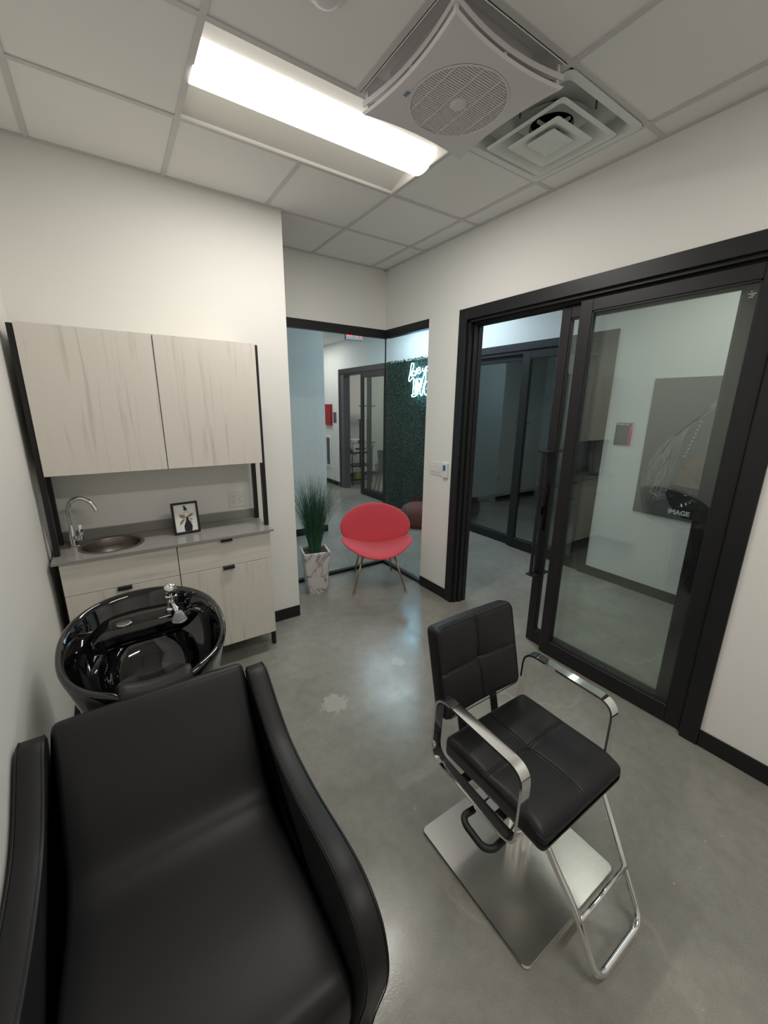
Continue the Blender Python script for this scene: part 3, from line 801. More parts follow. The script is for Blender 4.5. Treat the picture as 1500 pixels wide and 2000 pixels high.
# faucet on the deck
fxc, fyc, fz = .118, .185, .852
bm = B(); lathe(bm, [(.028,fz-.01),(.028,fz+.006),(.021,fz+.012),(.021,fz+.055),(.026,fz+.060),(.026,fz+.068),(.022,fz+.072),(.026,fz+.085),(.0275,fz+.100),(.024,fz+.116),(.014,fz+.126),(0,fz+.129)], cx=fxc, cy=fyc, n=32)
tube(bm, smooth_path([(fxc, fyc-.015, fz+.040),(fxc+.004, fyc-.05, fz+.034),(fxc+.010, fyc-.085, fz+.018)], 6), .0095, 14)
fa = auto(obj('mixer_faucet', bm, m_chrome, t))
bm = B()
for k in range(5): lathe(bm, [(.0, fz+.026-.009*k+.004), (.014+.004*k, fz+.026-.009*k+.002), (.0165+.004*k, fz+.022-.009*k), (.014+.004*k, fz+.018-.009*k), (0, fz+.017-.009*k)], cx=fxc+.014, cy=fyc-.100, n=24)
obj('spray_head', bm, m_clear, t, smooth=True)
tube_ = tube(B(), smooth_path([(fxc+.035, fyc-.085, fz+.0),(fxc+.065, fyc-.082, fz+.012),(fxc+.095, fyc-.09, fz+.006),(fxc+.115, fyc-.10, fz-.008)], 6), [.007]*9+[.012]*6+[.008]*4, 12)
obj('lever_handle', tube_, m_glossblack, t, smooth=True)
obj('hose_grommet', lathe(B(), [(.009,fz-.004),(.009,fz+.010),(.004,fz+.022),(0,fz+.024)], cx=.175, cy=.20, n=16), m_glossblack, t)
# pedestal
bm = B(); tp = [(-.19,-.12),(.19,-.12),(.16,.16),(-.16,.16)]; bt_ = [(-.235,-.17),(.235,-.17),(.20,.30),(-.20,.30)]
v1 = [bm.verts.new((x, y, .60)) for x, y in tp]; v2 = [bm.verts.new((x, y, .0)) for x, y in bt_]
bm.faces.new(v1); bm.faces.new(v2[::-1])
for i in range(4): bm.faces.new((v2[i], v2[(i+1) % 4], v1[(i+1) % 4], v1[i]))
bmesh.ops.bevel(bm, geom=[e for e in bm.edges if abs(e.verts[0].co.z-e.verts[1].co.z) > .1], offset=.03, segments=4, affect='EDGES')
auto(obj('pedestal', bm, m_ped, t))

# ================================================================== SHAMPOO CHAIR
t = thing('shampoo_chair', 'wide black leather shampoo lounge chair with thick curved arms against the left wall', 'chair', (.01, 1.0, 0))
ox, oy = .01, 1.0
arm_pts = [(1.475,.742),(1.44,.762),(1.40,.748),(1.33,.700),(1.26,.655),(1.18,.620),(1.08,.603),(.96,.600),(.84,.612),(.74,.624),(.67,.622),(.61,.602),(.565,.565),(.540,.51),(.533,.45),(.543,.37),(.565,.28),(.590,.18),(.61,.08),(.612,.02),(1.34,.02),(1.36,.25),(1.39,.45),(1.43,.62)]
def arm(xc, th):
    bm = B(); P_ = smooth_path([(0, a, b_) for a, b_ in arm_pts], 3, closed=True); n = len(P_)
    cen = Vector((0, .98, .33))
    nor = []
    for i in range(n):
        d = (P_[(i+1) % n]-P_[i-1]); nn_ = Vector((0, d.z, -d.y)).normalized()
        if nn_.dot(P_[i]-cen) < 0: nn_ = -nn_
        nor.append(nn_)
    r = .014
    lay = [(-th/2, -r), (-th/2+.004, -.005), (-th/2+r, 0), (th/2-r, 0), (th/2-.004, -.005), (th/2, -r)]
    rg = [[bm.verts.new((xc+dx-ox, P_[i].y+nor[i].y*ins-oy, P_[i].z+nor[i].z*ins)) for i in range(n)] for dx, ins in lay]
    for a, b_ in zip(rg, rg[1:]):
        for i in range(n): bm.faces.new((a[i], a[(i+1) % n], b_[(i+1) % n], b_[i]))
    bm.faces.new(rg[0][::-1]); bm.faces.new(rg[-1])
    o = auto(obj('arm', bm, m_leather, t), 35)
    bm = B()
    for s in (-1, 1):
        pp = [(xc+s*(th/2-.009)-ox, P_[i].y+nor[i].y*.0005-oy, P_[i].z+nor[i].z*.0005) for i in range(n)]
        tube(bm, pp, .0018, 6, closed=True)
    obj('piping', bm, m_piping, o, smooth=True); return o
arm(.358, .078); arm(-.337, .078)
# seat and backrest cushions (profiles in y-z, extruded in x with rounded ends)
def cushion(name, prof, x0, x1, crown=.006, re=.022):
    bm = B(); P_ = smooth_path([(0, a, b_) for a, b_ in prof], 4, closed=True); n = len(P_)
    cen = sum(P_, Vector())/n; nor = []
    for i in range(n):
        d = (P_[(i+1) % n]-P_[i-1]); nn_ = Vector((0, d.z, -d.y)).normalized()
        nor.append(nn_)
    area = sum(P_[i].y*P_[(i+1) % n].z-P_[(i+1) % n].y*P_[i].z for i in range(n))
    if area < 0: nor = [-v for v in nor]
    xs = [(x0, -re), (x0+.0055, -re*.35), (x0+.0125, -re*.1), (x0+re, 0)] + [(x0+re+(x1-x0-2*re)*k/10, 0) for k in range(1, 10)] + [(x1-re, 0), (x1-.0125, -re*.1), (x1-.0055, -re*.35), (x1, -re)]
    rg = []
    for x, ins in xs:
        u = (x-(x0+x1)/2)/((x1-x0)/2); c_ = crown*(1-u*u)
        rg.append([bm.verts.new((x-ox, P_[i].y+nor[i].y*(ins+c_)-oy, P_[i].z+nor[i].z*(ins+c_))) for i in range(n)])
    for a, b_ in zip(rg, rg[1:]):
        for i in range(n): bm.faces.new((a[i], a[(i+1) % n], b_[(i+1) % n], b_[i]))
    bm.faces.new(rg[0][::-1]); bm.faces.new(rg[-1])
    return auto(obj(name, bm, m_leather, t), 50)
cushion('seat_and_back_cushion', [(.572,.30),(.570,.375),(.580,.405),(.610,.425),(.68,.432),(.80,.428),(.95,.407),(1.08,.390),(1.15,.391),(1.195,.408),(1.235,.448),(1.30,.545),(1.38,.660),(1.440,.752),(1.462,.778),(1.485,.775),(1.500,.752),(1.478,.66),(1.43,.52),(1.38,.36),(1.32,.28),(1.20,.262),(1.00,.258),(.80,.262),(.60,.268)], -.290, .314)
obj('front_panel', bx(-.295, .30, .595-oy, .66-oy, .03, .275, bev=.008, seg=2), m_leather, t)
bm = B(); box(bm, -.28, .28, .68-oy, 1.28-oy, .02, .25); obj('base', bm, m_dark, t)
bm = B()
for sx in (-.29, .31):
    for yy in (.68, 1.28): obj('foot', lathe(B(), [(.018,0),(.02,.022)], cx=sx, cy=yy-oy, n=16, cap=True), m_chrome, t)

# ================================================================== SALON CHAIR
cx_, cy0 = 1.185, .715
t = thing('salon_chair', 'black tufted salon styling chair with chrome arms and square steel base plate', 'chair', (cx_, cy0, 0))
def seam(v, c, wd=.0042, dep=.010): return dep*math.exp(-((v-c)/wd)**2)
def seat_fn(v, q):
    if v.z > 0:
        f = max(0, min(1, (v.z)/.03))
        if abs(q.z-1) < 1e-4:
            puff = .010*(1-abs((abs(q.x)-.5)*2)**2.5)*(1-abs((abs(q.y+.0)-.5)*2)**2.5)
            v.z += puff - seam(v.x, 0) - seam(v.y, .02) - .010*math.exp(-(v.x**2+(v.y-.02)**2)/.0012)
    # waterfall front (front is -y)
    d = (-v.y) - .13
    if d > 0: v.z -= (d/.12)**2.2*.040*(1 if v.z > 0 else .25)
    return v
bm = rbox(.488, .462, .088, .024, (110, 110, 6), seat_fn)
o = obj('seat', bm, m_leather, t, smooth=True, loc=(.009, .012, .458))
def rr_path(hx, hy, r, z, n=6):
    pts = []
    for k, (sx, sy) in enumerate(((1,1),(-1,1),(-1,-1),(1,-1))):
        for i in range(n+1):
            a = k*PI/2+i/n*PI/2; pts.append((sx*(hx-r)+r*math.cos(a), sy*(hy-r)+r*math.sin(a), z))
    return pts
bm = tube(B(), [(p[0], p[1], p[2] - (max(0, -p[1]-.13)/.12)**2.2*.036) for p in [Vector(q) for q in rr_path(.241, .228, .022, .0295, 5)]], .002, 6, closed=True)
obj('piping', bm, m_piping, o, smooth=True)
# backrest
def back_fn(v, q):
    if abs(q.y+1) < 1e-4:
        puff = .008*(1-abs((abs(q.x)-.5)*2)**2.5)*(1-abs((abs(q.z)-.5)*2)**2.5)
        v.y -= puff; v.y += seam(v.x, 0) + seam(v.z, .0) + .010*math.exp(-(v.x**2+v.z**2)/.0012)
    v.y -= .020*(q.x*q.x)*.6
    return v
bm = rbox(.455, .078, .385, .024, (110, 6, 90), back_fn)
bk = obj('backrest', bm, m_leather, t, smooth=True); bk.location = (0, 1.048-cy0, .735); bk.rotation_euler = (math.radians(-13), 0, 0)
bm = B(); rp = rr_path(.2215, .187, .03, 0, 6)
tube(bm, [(p[0], -.0345-.012*(p[0]/.2275)**2, p[1]) for p in rp], .002, 6, closed=True); obj('piping', bm, m_piping, bk, smooth=True)
bm = B()
for s in (-.10, .10):
    P_ = round_path([(s, .12, .402), (s, .262, .402), (s, .335, .70)], .05, 8); w_ = .022; pr = None
    for i, p in enumerate(P_):
        d = (P_[min(i+1, len(P_)-1)]-P_[max(i-1, 0)]).normalized(); nn_ = Vector((0, -d.z, d.y))*.003
        cur = [bm.verts.new(q) for q in (p+nn_+Vector((-w_,0,0)), p+nn_+Vector((w_,0,0)), p-nn_+Vector((w_,0,0)), p-nn_+Vector((-w_,0,0)))]
        if pr:
            for k in range(4): bm.faces.new((pr[k], pr[(k+1) % 4], cur[(k+1) % 4], cur[k]))
        else: bm.faces.new(cur[::-1])
        pr = cur
    bm.faces.new(pr); auto(obj('back_bracket', bm, m_chrome, t)); bm = B()
bm.free()
# arms: closed flat-bar loops
def arm_loop(s):
    xa, xb = s*.243, s*.285; x0, x1 = min(xa, xb), max(xa, xb)
    P_ = round_path([(0, -.150, .700), (0, .248, .712), (0, .262, .42), (0, -.148, .395)], .062, 8, closed=True); n = len(P_)
    bm = B(); rg = []
    T = [(P_[(i+1) % n]-P_[i-1]).normalized() for i in range(n)]; N2 = [Vector((0, tt.z, -tt.y)) for tt in T]
    th = .0045
    for x, d in ((x0, th), (x1, th), (x1, -th), (x0, -th)): rg.append([bm.verts.new((x, P_[i].y+N2[i].y*d, P_[i].z+N2[i].z*d)) for i in range(n)])
    for k in range(4):
        a, b_ = rg[k], rg[(k+1) % 4]
        for i in range(n): bm.faces.new((a[i], a[(i+1) % n], b_[(i+1) % n], b_[i]))
    auto(obj('armrest', bm, m_chrome, t), 40)
arm_loop(-1); arm_loop(1)
bm = B(); box(bm, -.243, .243, -.07, -.03, .392, .405, bev=.002, seg=1); box(bm, -.243, .243, .10, .14, .395, .408, bev=.002, seg=1); box(bm, -.09, .09, -.10, .18, .375, .40, bev=.004)
obj('seat_bracket', bm, m_steel, t)
bm = B(); lathe(bm, [(.046,.013),(.046,.26),(.050,.262),(.050,.268),(.036,.27),(.036,.385)], n=40, cap=True); cc = auto(obj('column', bm, m_chrome, t)); cc.location = (-.02, 0, 0)
bm = B(); bp_ = rr_path(.275, .272, .022, 0, 8)
va = [bm.verts.new((p[0]-.023, p[1]+.015, .002)) for p in bp_]; vb = [bm.verts.new((p[0]-.023, p[1]+.015, .009)) for p in bp_]; vc = [bm.verts.new(((p[0])*.989-.023, p[1]*.989+.015, .013)) for p in bp_]
n = len(bp_); bm.faces.new(va[::-1]); bm.faces.new(vc)
for i in range(n):
    bm.faces.new((va[i], va[(i+1) % n], vb[(i+1) % n], vb[i])); bm.faces.new((vb[i], vb[(i+1) % n], vc[(i+1) % n], vc[i]))
auto(obj('base_plate', bm, m_steel, t), 25)
# footrest loop
F1 = [(-.150, -.06, .385), (-.150, -.165, .378), (-.142, -.215, .30), (-.136, -.300, .20), (-.142, -.400, .035), (.135, -.402, .035), (.160, -.300, .20), (.200, -.215, .30), (.212, -.165, .378), (.212, -.06, .385)]
fr = obj('footrest', tube(B(), round_path(F1, .05, 7), .0115, 16), m_chrome, t, smooth=True)
bm = tube(B(), [(-.130, -.318, .175), (.163, -.318, .175)], .0095, 14); obj('crossbar', bm, m_chrome, fr, smooth=True)
# height lever with black grip
lv = [(-.05, .035, .37), (-.225, .042, .350), (-.300, .055, .335), (-.315, .030, .33), (-.318, -.055, .325), (-.295, -.080, .325), (-.235, -.082, .335), (-.05, -.06, .37)]
bm = tube(B(), round_path(lv, .025, 5), .006, 12); le = obj('height_lever', bm, m_chrome, t, smooth=True)
grip = round_path([(-.255, .0466, .3438), (-.300, .055, .335), (-.315, .030, .33), (-.318, -.055, .325), (-.295, -.080, .325), (-.245, -.0817, .3333)], .025, 6)
obj('grip', tube(B(), grip, .0125, 14), m_rubber, le, smooth=True)

# ================================================================== PINK CHAIR
fdir = Vector((-.43, -.903, 0)); rdir = Vector((.903, -.43, 0))
t = thing('accent_chair', 'coral pink upholstered chair with petal seat and slim brass legs', 'chair', (2.085, 3.215, 0), math.atan2(rdir.y, rdir.x))
# local axes: +x viewer's right, -y forward
def petal(rx, rz, th, fn, n=44, m=12):
    """closed lens-shaped pad: disc (rx, rz) with thickness th mapped by fn(u, v, w)"""
    bm = B(); lay = {}
    def ringp(s, w): return [bm.verts.new(fn(rx*s*math.cos(2*PI*k/n), rz*s*math.sin(2*PI*k/n), w)) for k in range(n)]
    top = []; bot = []
    ss = [math.sin(PI/2*i/m) for i in range(1, m+1)]
    for s in ss[:-1]:
        e = (1-s**6)**.5
        top.append(ringp(s, th/2*e)); bot.append(ringp(s, -th/2*e))
    edge = ringp(1, 0); tc_ = bm.verts.new(fn(0, 0, th/2)); bc = bm.verts.new(fn(0, 0, -th/2))
    for rg_, c_ in ((top, tc_), (bot, bc)):
        for k in range(n): bm.faces.new((c_, rg_[0][k], rg_[0][(k+1) % n]))
        for a, b_ in zip(rg_, rg_[1:]+[edge]):
            for k in range(n): bm.faces.new((a[k], b_[k], b_[(k+1) % n], a[(k+1) % n]))
    return bm
def seat_map(x, y, w_):
    z = .383 + .86*x*x + .10*max(0, y)**2 + w_
    z += .10*max(0, -y-.18)*-1.0
    return Vector((x, y, z))
obj('seat', petal(.362, .275, .052, seat_map), m_pink, t, smooth=True)
def back_map(x, v, w_):
    yy = .150 + .30*(v+.20)*.9 - .62*x*x + .20*0
    return Vector((x, yy - w_, .585 + v*.93 + w_*.35))
obj('backrest', petal(.365, .235, .052, back_map), m_pink, t, smooth=True)
legs = [((-.150,-.13,.375),(-.262,-.235,0)), ((.150,-.13,.375),(.262,-.235,0)), ((-.15,.16,.37),(-.205,.330,0)), ((.15,.16,.37),(.205,.330,0))]
for a, b_ in legs:
    lg = obj('leg', tube(B(), [a, b_], .0085, 12), m_brass, t, smooth=True)
    obj('foot', lathe(B(), [(.014,0),(.014,.006),(.010,.012)], cx=b_[0], cy=b_[1], n=16, cap=True), m_brass, lg)
bm = B()
for s in (-.15, .15): box(bm, s-.02, s+.02, -.15, .17, .345, .352)
obj('underframe', bm, m_brass, t)

# ================================================================== PLANTER
t = thing('potted_grass', 'tall artificial green grass in a square tapered white marble planter', 'plant', (1.487, 3.398, 0), math.radians(-13))
bm = B(); rgs = []
for h, z, r in ((.088,0,.012),(.090,.006,.012),(.126,.42,.012),(.128,.434,.01),(.125,.438,.01),(.110,.438,.008),(.106,.395,.008)):
    rgs.append([bm.verts.new((p[0], p[1], z)) for p in rr_path(h, h, r, z, 3)])
n = len(rgs[0])
for a, b_ in zip(rgs, rgs[1:]):
    for i in range(n): bm.faces.new((a[i], a[(i+1) % n], b_[(i+1) % n], b_[i]))
bm.faces.new(rgs[0][::-1])
auto(obj('pot', bm, m_marble, t), 30)
obj('soil', bx(-.107, .107, -.107, .107, .36, .415), m_soil, t)
bm = B(); rnd = random.Random(3)
for k in range(950):
    a = rnd.uniform(0, 2*PI); r0 = .055*math.sqrt(rnd.random()); L = rnd.uniform(.46, .80)*(1 if rnd.random() > .25 else .75)
    lean = rnd.uniform(.03, .24) * (.6+r0/.055*.6); aa = a + rnd.uniform(-.5, .5)
    wd = rnd.uniform(.0018, .0032); ns = 7; pr = None
    for i in range(ns+1):
        s = i/ns; out = lean*L*(s**1.7)*1.5; x = r0*math.cos(a) + out*math.cos(aa); y = r0*math.sin(a) + out*math.sin(aa)
        lim = .17; z = .41 + L*s*(1 - .25*lean*s*s)
        # keep the blades clear of the wall end to the left and the glass behind
        x = max(-.26, min(.34, x)); y = min(.20, y)
        ww = wd*(1-s*.92); tx, ty = -math.sin(aa), math.cos(aa)
        cur = [bm.verts.new((x-tx*ww, y-ty*ww, z)), bm.verts.new((x+math.cos(aa)*ww*.5, y+math.sin(aa)*ww*.5, z-.0008)), bm.verts.new((x+tx*ww, y+ty*ww, z))]
        if pr:
            for q in (0, 1): bm.faces.new((pr[q], pr[q+1], cur[q+1], cur[q]))
        pr = cur
obj('grass_blades', bm, m_grass, t)

# ================================================================== HALLWAY THINGS
t = thing('living_wall_panel', 'dense dark green artificial hedge panel covering the hallway wall', 'hedge wall', (XH, 5.27, 0))
obj('backing', bx(-.045, -.002, -.83, .83, 0.004, 2.50), m_hedgeback, t)
bm = B(); rnd = random.Random(11)
for k in range(15000):
    y = rnd.uniform(-.83, .83); z = rnd.uniform(.01, 2.53); x = -.045 - rnd.random()**1.3*.045
    a = rnd.uniform(0, 2*PI); s = rnd.uniform(.010, .019)
    u = Vector((rnd.uniform(-.6,.6), math.cos(a), math.sin(a))).normalized()*s; v = Vector((rnd.uniform(-.7,.7), -math.sin(a), math.cos(a))).normalized()*s*.55
    c0 = Vector((x, y, z))
    vs = [bm.verts.new(p) for p in (c0-u, c0-v, c0+u*1.1, c0+v)]
    bm.faces.new(vs)
obj('foliage', bm, m_leaf, t)
# neon sign
t = thing('neon_sign', 'white-blue glowing neon script sign mounted on the hedge wall', 'neon sign', (XH-.115, 5.49, 1.98))
strokes = [   # (y, z) on the wall; the words run towards smaller y
 [(5.298,2.447),(5.33,2.432),(5.357,2.307),(5.39,2.208),(5.365,2.179),(5.313,2.212),(5.274,2.229)], [(5.294,2.446),(5.271,2.431),(5.287,2.36),(5.328,2.259),(5.25,2.267)],
 [(5.259,2.328),(5.301,2.319),(5.296,2.273),(5.249,2.255),(5.218,2.284),(5.226,2.322),(5.259,2.328)],
 [(5.226,2.322),(5.217,2.265),(5.187,2.312),(5.196,2.358)], [(5.175,2.319),(5.112,2.338),(5.127,2.369),(5.17,2.356),(5.174,2.296),(5.128,2.283),(5.086,2.314)],
 [(5.045,2.356),(5.043,2.318),(5.012,2.313),(4.978,2.358)], [(4.978,2.366),(4.987,2.308),(5.021,2.254)],
 [(4.937,2.374),(4.966,2.358),(4.958,2.32),(4.927,2.315),(4.905,2.343),(4.937,2.374)],
 [(4.885,2.375),(4.880,2.330),(4.850,2.325),(4.835,2.378),(4.832,2.325)], [(4.805,2.38),(4.802,2.328),(4.795,2.365),(4.765,2.378)],
 [(5.274,2.226),(5.252,2.186),(5.265,2.171),(5.271,1.973)], [(5.219,2.173),(5.219,1.98)], [(5.308,1.962),(5.262,1.977),(5.183,1.987),(5.134,2.02)],
 [(5.3,1.942),(5.221,1.945),(5.132,1.99)], [(5.252,2.186),(5.182,2.202),(5.074,2.201)],
 [(5.187,2.176),(5.191,2.014)], [(5.174,2.179),(5.154,2.044),(5.128,2.04),(5.079,2.193)], [(5.168,2.182),(5.118,2.089)],
 [(5.073,2.197),(5.095,2.02),(5.067,1.958),(5.036,1.973),(5.011,2.085),(4.968,2.196),(4.968,2.299)], [(4.975,2.299),(5.031,2.217),(5.079,2.069)],
 [(4.893,2.165),(4.955,2.149),(4.992,2.085),(4.992,2.02),(4.96,1.965),(4.915,1.971),(4.895,2.05),(4.93,2.06)],
 [(4.78,2.17),(4.86,2.165),(4.865,1.965),(4.775,1.97)], [(4.862,2.07),(4.80,2.075)]]
bm = B()
for st in strokes:
    P_ = [(-.002, p[0]-5.49, p[1]-1.98) for p in st]
    tube(bm, smooth_path(P_, 5) if len(P_) > 2 else P_, .0060, 8)
obj('glass_tubes', bm, m_neon, t, smooth=True)
bm = B()
bm.free()
for (yy, zz) in ((-.22,.1),(-.19,.35),(-.52,.25),(-.62,.1)): obj('standoff', tube(B(), [(0, yy, zz), (.045, yy, zz)], .004, 6), m_clear, t)
# pouf
t = thing('pouf', 'round brown textured pouf on the hallway floor in front of the hedge wall', 'pouf', (3.79, 4.66, 0))
bm = lathe(B(), [(0,0),(.18,0),(.245,.03),(.272,.10),(.278,.20),(.255,.29),(.18,.335),(0,.345)], n=48); obj('cover', bm, m_pouf, t, smooth=True)
# red fire box, pink sign, extinguisher cabinet
t = thing('fire_alarm_box', 'red metal fire box on the white wall left of the far sliding door', 'fire box', (XH, 8.52, 1.59))
obj('box', bx(-.05, 0, -.16, .16, -.23, .23, bev=.004, seg=1), m_red, t); obj('latch', bx(-.056, -.05, -.13, -.11, -.02, .02), m_steel, t)
def studio_sign(y, z, label, sx=.075, sz=.105, flip=False, txt=True):
    t = thing('studio_sign', label, 'sign', (XH, y, z), 0)
    obj('plate', bx(-.008, 0, -sx+.028, sx, -sz, sz, bev=.001, seg=1), m_signgrey, t)
    obj('pink_strip', bx(-.009, 0, -sx, -sx+.0275, -sz, sz), m_magenta, t)
    if txt:
        text_mesh('lettering', 'STUDIO 123', .022, m_paper, t, basis((-.0092, sx-.004, sz-.022), (0,-1,0), (0,0,1)), .0008, bold=.0006)
        text_mesh('strip_lettering', 'IMAGE', .022, m_paper, t, basis((-.0098, -sx+.006, sz-.008), (0,0,-1), (0,-1,0)), .0004)
    return t
studio_sign(2.02, 1.545, 'grey studio number sign with a pink strip on the wall left of the poster', .078, .108)
studio_sign(8.235, 1.535, 'small pink-edged studio sign on the wall beside the far sliding door frame', .075, .115, txt=False)
t = thing('extinguisher_cabinet', 'white framed recessed fire extinguisher cabinet beneath the red fire box', 'fire extinguisher cabinet', (XH, 8.57, .755))
bm = B()
for a in ((-.13,.13,-.36,-.31),(-.13,.13,.31,.36),(-.13,-.09,-.31,.31),(.09,.13,-.31,.31)): box(bm, -.03, 0, a[0], a[1], a[2], a[3], bev=.002, seg=1)
obj('frame', bm, m_white, t); obj('window', bx(-.012, -.004, -.09, .09, -.31, .31), m_signgrey, t)
# exit sign
t = thing('exit_sign', 'grey ceiling-hung exit sign with red letters, cut off by the black glass header', 'exit sign', (3.42, 6.0, 2.90))
obj('housing', bx(-.155, .155, -.025, .025, -.10, .10, bev=.004, seg=1), m_exit, t)
text_mesh('lettering', 'EXIT', .15, m_redlit, t, basis((-.145, -.0265, -.045), (1,0,0), (0,0,1)), .0006, bold=.003)
obj('mount', bx(-.05, .05, -.02, .02, .10, HC+.009-2.90), m_white, t)
# poster
t = thing('salon_poster', 'large dark poster of flowing hair and tattooed skin with white lettering at its foot', 'poster', (XH, 1.41, 1.432))
pw, ph = .40, .622
obj('panel', bx(-.012, 0, -pw, pw, -ph, ph), mat('poster_grey', (.115,.115,.12), .5), t)
bm = B(); rnd = random.Random(5)
def ribbon(bm, pts, wd):
    P_ = smooth_path([(0, p[0], p[1]) for p in pts], 8); pr = None; n_ = len(P_)
    for i, p in enumerate(P_):
        d = (P_[min(i+1, n_-1)]-P_[max(i-1, 0)]).normalized(); nn_ = Vector((0, -d.z, d.y))*wd*math.sin(PI*(.08+.86*i/(n_-1)))
        cur = (bm.verts.new((-.0125, p.y+nn_.y, p.z+nn_.z)), bm.verts.new((-.0125, p.y-nn_.y, p.z-nn_.z)))
        if pr: bm.faces.new((pr[0], pr[1], cur[1], cur[0]))
        pr = cur
# y grows to the viewer's left
for k in range(46):
    o1 = rnd.uniform(-.02, .15); o2 = rnd.uniform(-.06, .09)
    ribbon(bm, [(-.10+o1*.3+rnd.uniform(-.02,.02), .42-o1*.6), (.03+o1*.8, .25-o1*.7), (.12+o1*.8+o2*.3, .0), (.17+o1*.7+o2, -.22), (.27+o2, -.40+rnd.uniform(-.12,.05))], rnd.uniform(.0006, .0022))
obj('hair_strands', bm, mat('strand_grey', (.42,.41,.40), .6), t)
bm = B()
for k in range(10):
    u = k/9; ribbon(bm, [(-.02+u*.07, .26-u*.30), (-.012+u*.07, .245-u*.30)], .004)
obj('braid_beads', bm, m_signwhite, t)
bm = B()
def skin(pts):
    vs = [bm.verts.new((-.0122, a, b_)) for a, b_ in pts]; bm.faces.new(vs)
skin([(-.37,.25),(-.16,.24),(-.08,.12),(-.10,.0),(.02,-.10),(.09,-.20),(.07,-.30),(-.04,-.34),(-.37,-.34)])
obj('skin_area', bm, mat('skin_dim', (.20,.14,.115), .6), t)
bm = B()
for k in range(16):
    a0 = rnd.uniform(-.26, .05); b0 = rnd.uniform(-.29, -.15)
    pts = [(a0+.024*math.cos(q)*(1-q/9), b0+.020*math.sin(q)*(1-q/9)) for q in (0,1,2,3,4,5,6)]
    P_ = smooth_path([(0, p[0], p[1]) for p in pts], 4); tube(bm, [(-.0126, p.y, p.z) for p in P_], .0014, 5)
obj('tattoo_lines', bm, m_ink, t)
bm = B(); vs = [bm.verts.new((-.0123, a, b_)) for a, b_ in ((-.37,-.335),(.12,-.31),(.15,-.40),(.10,-.50),(-.02,-.60),(-.37,-.60))]; bm.faces.new(vs); obj('dark_garment', bm, m_ink, t)
text_mesh('lettering', 'IMAGE', .058, m_signwhite, t, basis((-.0128, .10, -.575), (0,-1,0), (0,0,1)), .0003, bold=.0025)
text_mesh('small_lettering', 'S T U D I O S', .030, m_signwhite, t, basis((-.0128, -.13, -.570), (0,-1,0), (0,0,1)), .0003)
# dark studio wall outlet and an added box for a small unidentified mark
t = thing('power_outlet', 'small grey outlet low on the wall of the unlit studio across the hallway', 'power outlet', (6.33, 5.3, .41))
obj('plate', bx(-.045, .045, -.006, 0, -.07, .07, bev=.002, seg=1), m_signgrey, t); obj('receptacle', bx(-.02, .02, -.009, -.006, -.05, .05), m_darkgrey, t)
t = thing('wall_box', 'small plain grey box added high on the wall of the unlit studio', 'wall box', (6.72, 5.3, 1.55))
obj('body', bx(-.05, .05, -.04, 0, -.09, .09, bev=.004, seg=1), m_signgrey, t); obj('window', bx(-.03, .03, -.042, -.04, -.03, .05), m_darkgrey, t)

# lit studio: printer cart, printer, phone, box, chair
t = thing('utility_cart', 'black three-tier rolling utility cart inside the lit studio', 'cart', (4.78, 8.22, 0), math.radians(0))
for z in (.10, .42, .72): obj('shelf', box(B(), -.28, .28, -.20, .20, z, z+.03, bev=.003, seg=1), m_black, t)
for sx in (-.27, .27):
    for sy in (-.19, .19): obj('post', tube(B(), [(sx, sy, .06), (sx, sy, (.79 if sx < 0 else .86))], .013, 10), m_black, t, smooth=True)
for sy in (-.19, .19):
    for sx in (-.25, .25): obj('caster', lathe(B(), [(.008,0),(.022,.0),(.022,.05),(.008,.06)], cx=sx, cy=sy, n=12, cap=True), m_rubber, t)
obj('push_handle', tube(B(), round_path([(.27,-.19,.78),(.30,-.19,.90),(.30,.19,.90),(.27,.19,.78)], .04), .013, 10), m_black, t, smooth=True)
t = thing('printer', 'white office printer standing on top of the black utility cart', 'printer', (4.76, 8.24, .752))
obj('body', bx(-.19, .19, -.17, .17, 0, .20, bev=.012), m_white, t); obj('scanner_lid', bx(-.19, .19, -.17, .17, .205, .285, bev=.01), m_white, t)
obj('control_panel', bx(-.06, .1, -.19, -.165, .21, .27), m_signgrey, t); obj('paper_slot', bx(-.14, .14, -.175, -.168, .06, .10), m_darkgrey, t)
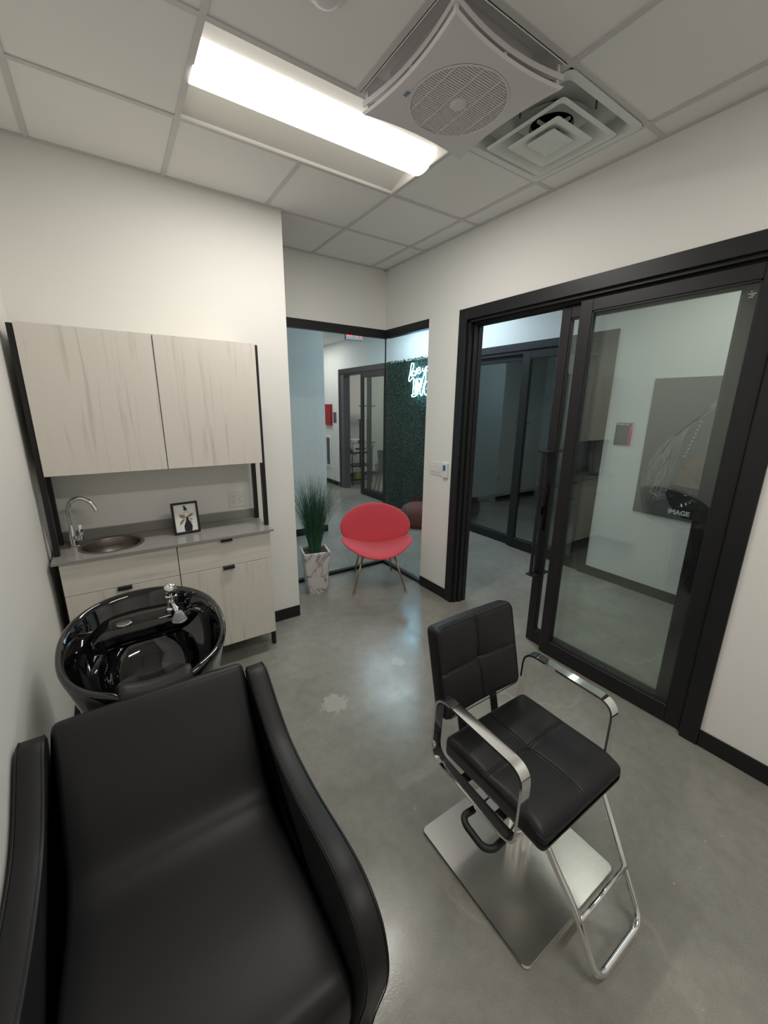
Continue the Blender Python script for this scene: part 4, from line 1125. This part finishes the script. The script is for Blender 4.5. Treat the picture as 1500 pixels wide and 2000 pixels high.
t = thing('desk_phone', 'black desk phone on the cart beside the printer', 'phone', (4.52, 8.14, .752))
obj('base', bx(-.04, .04, -.08, .08, 0, .04, bev=.008), m_rubber, t); obj('handset', tube(B(), smooth_path([(-.02,-.07,.06),(-.02,0,.09),(-.02,.07,.06)], 5), .02, 10), m_rubber, t, smooth=True)
t = thing('tissue_box', 'yellow-green box on the bottom shelf of the utility cart', 'box', (4.72, 8.12, .131))
obj('carton', bx(-.09, .09, -.06, .06, 0, .14, bev=.003, seg=1), m_greenbox, t); obj('tissue', lathe(B(), [(.03,.14),(.04,.17),(.02,.21),(0,.215)], n=8), m_white, t)
t = thing('equipment_rack', 'tall slim black rack standing behind the utility cart', 'rack', (5.28, 8.62, 0))
for sx in (-.1, .1): obj('post', tube(B(), [(sx, 0, 0), (sx, 0, 1.78)], .012, 8), m_black, t)
for z in (.9, 1.78): obj('shelf', bx(-.16, .16, -.12, .12, z, z+.025), m_black, t)
t = thing('power_outlet', 'white outlet with a plugged cord on the wall behind the utility cart', 'power outlet', (5.2, 9.05, .65))
obj('plate', bx(-.05, .05, -.008, 0, -.08, .08, bev=.002, seg=1), m_white, t); obj('cord', tube(B(), smooth_path([(0,-.02,0),(-.03,-.05,-.1),(-.12,-.06,-.05),(-.16,-.05,.25)], 5), .006, 6), m_rubber, t)
t = thing('side_chair', 'brown leather shell side chair seen through the glass of the far studio door', 'chair', (4.78, 7.0, 0), math.radians(65))
bm = rbox(.5, .46, .05, .02, (8,8,2), lambda v, q: Vector((v.x, v.y, v.z + .10*abs(q.x)**3))); obj('seat', bm, m_brown, t, smooth=True, loc=(0,0,.46))
bm = rbox(.05, .46, .46, .02, (2,8,8), lambda v, q: Vector((v.x - .09*(q.z*.5+.5) + .06*abs(q.y)**2, v.y*(1+.1*q.z), v.z))); obj('backrest', bm, m_brown, t, smooth=True, loc=(-.26,0,.70))
for sx in (-.16, .16):
    for sy in (-.15, .15): obj('leg', tube(B(), [(sx, sy, .45), (sx*1.6, sy*1.6, 0)], .013, 8), m_darkgrey, t, smooth=True)
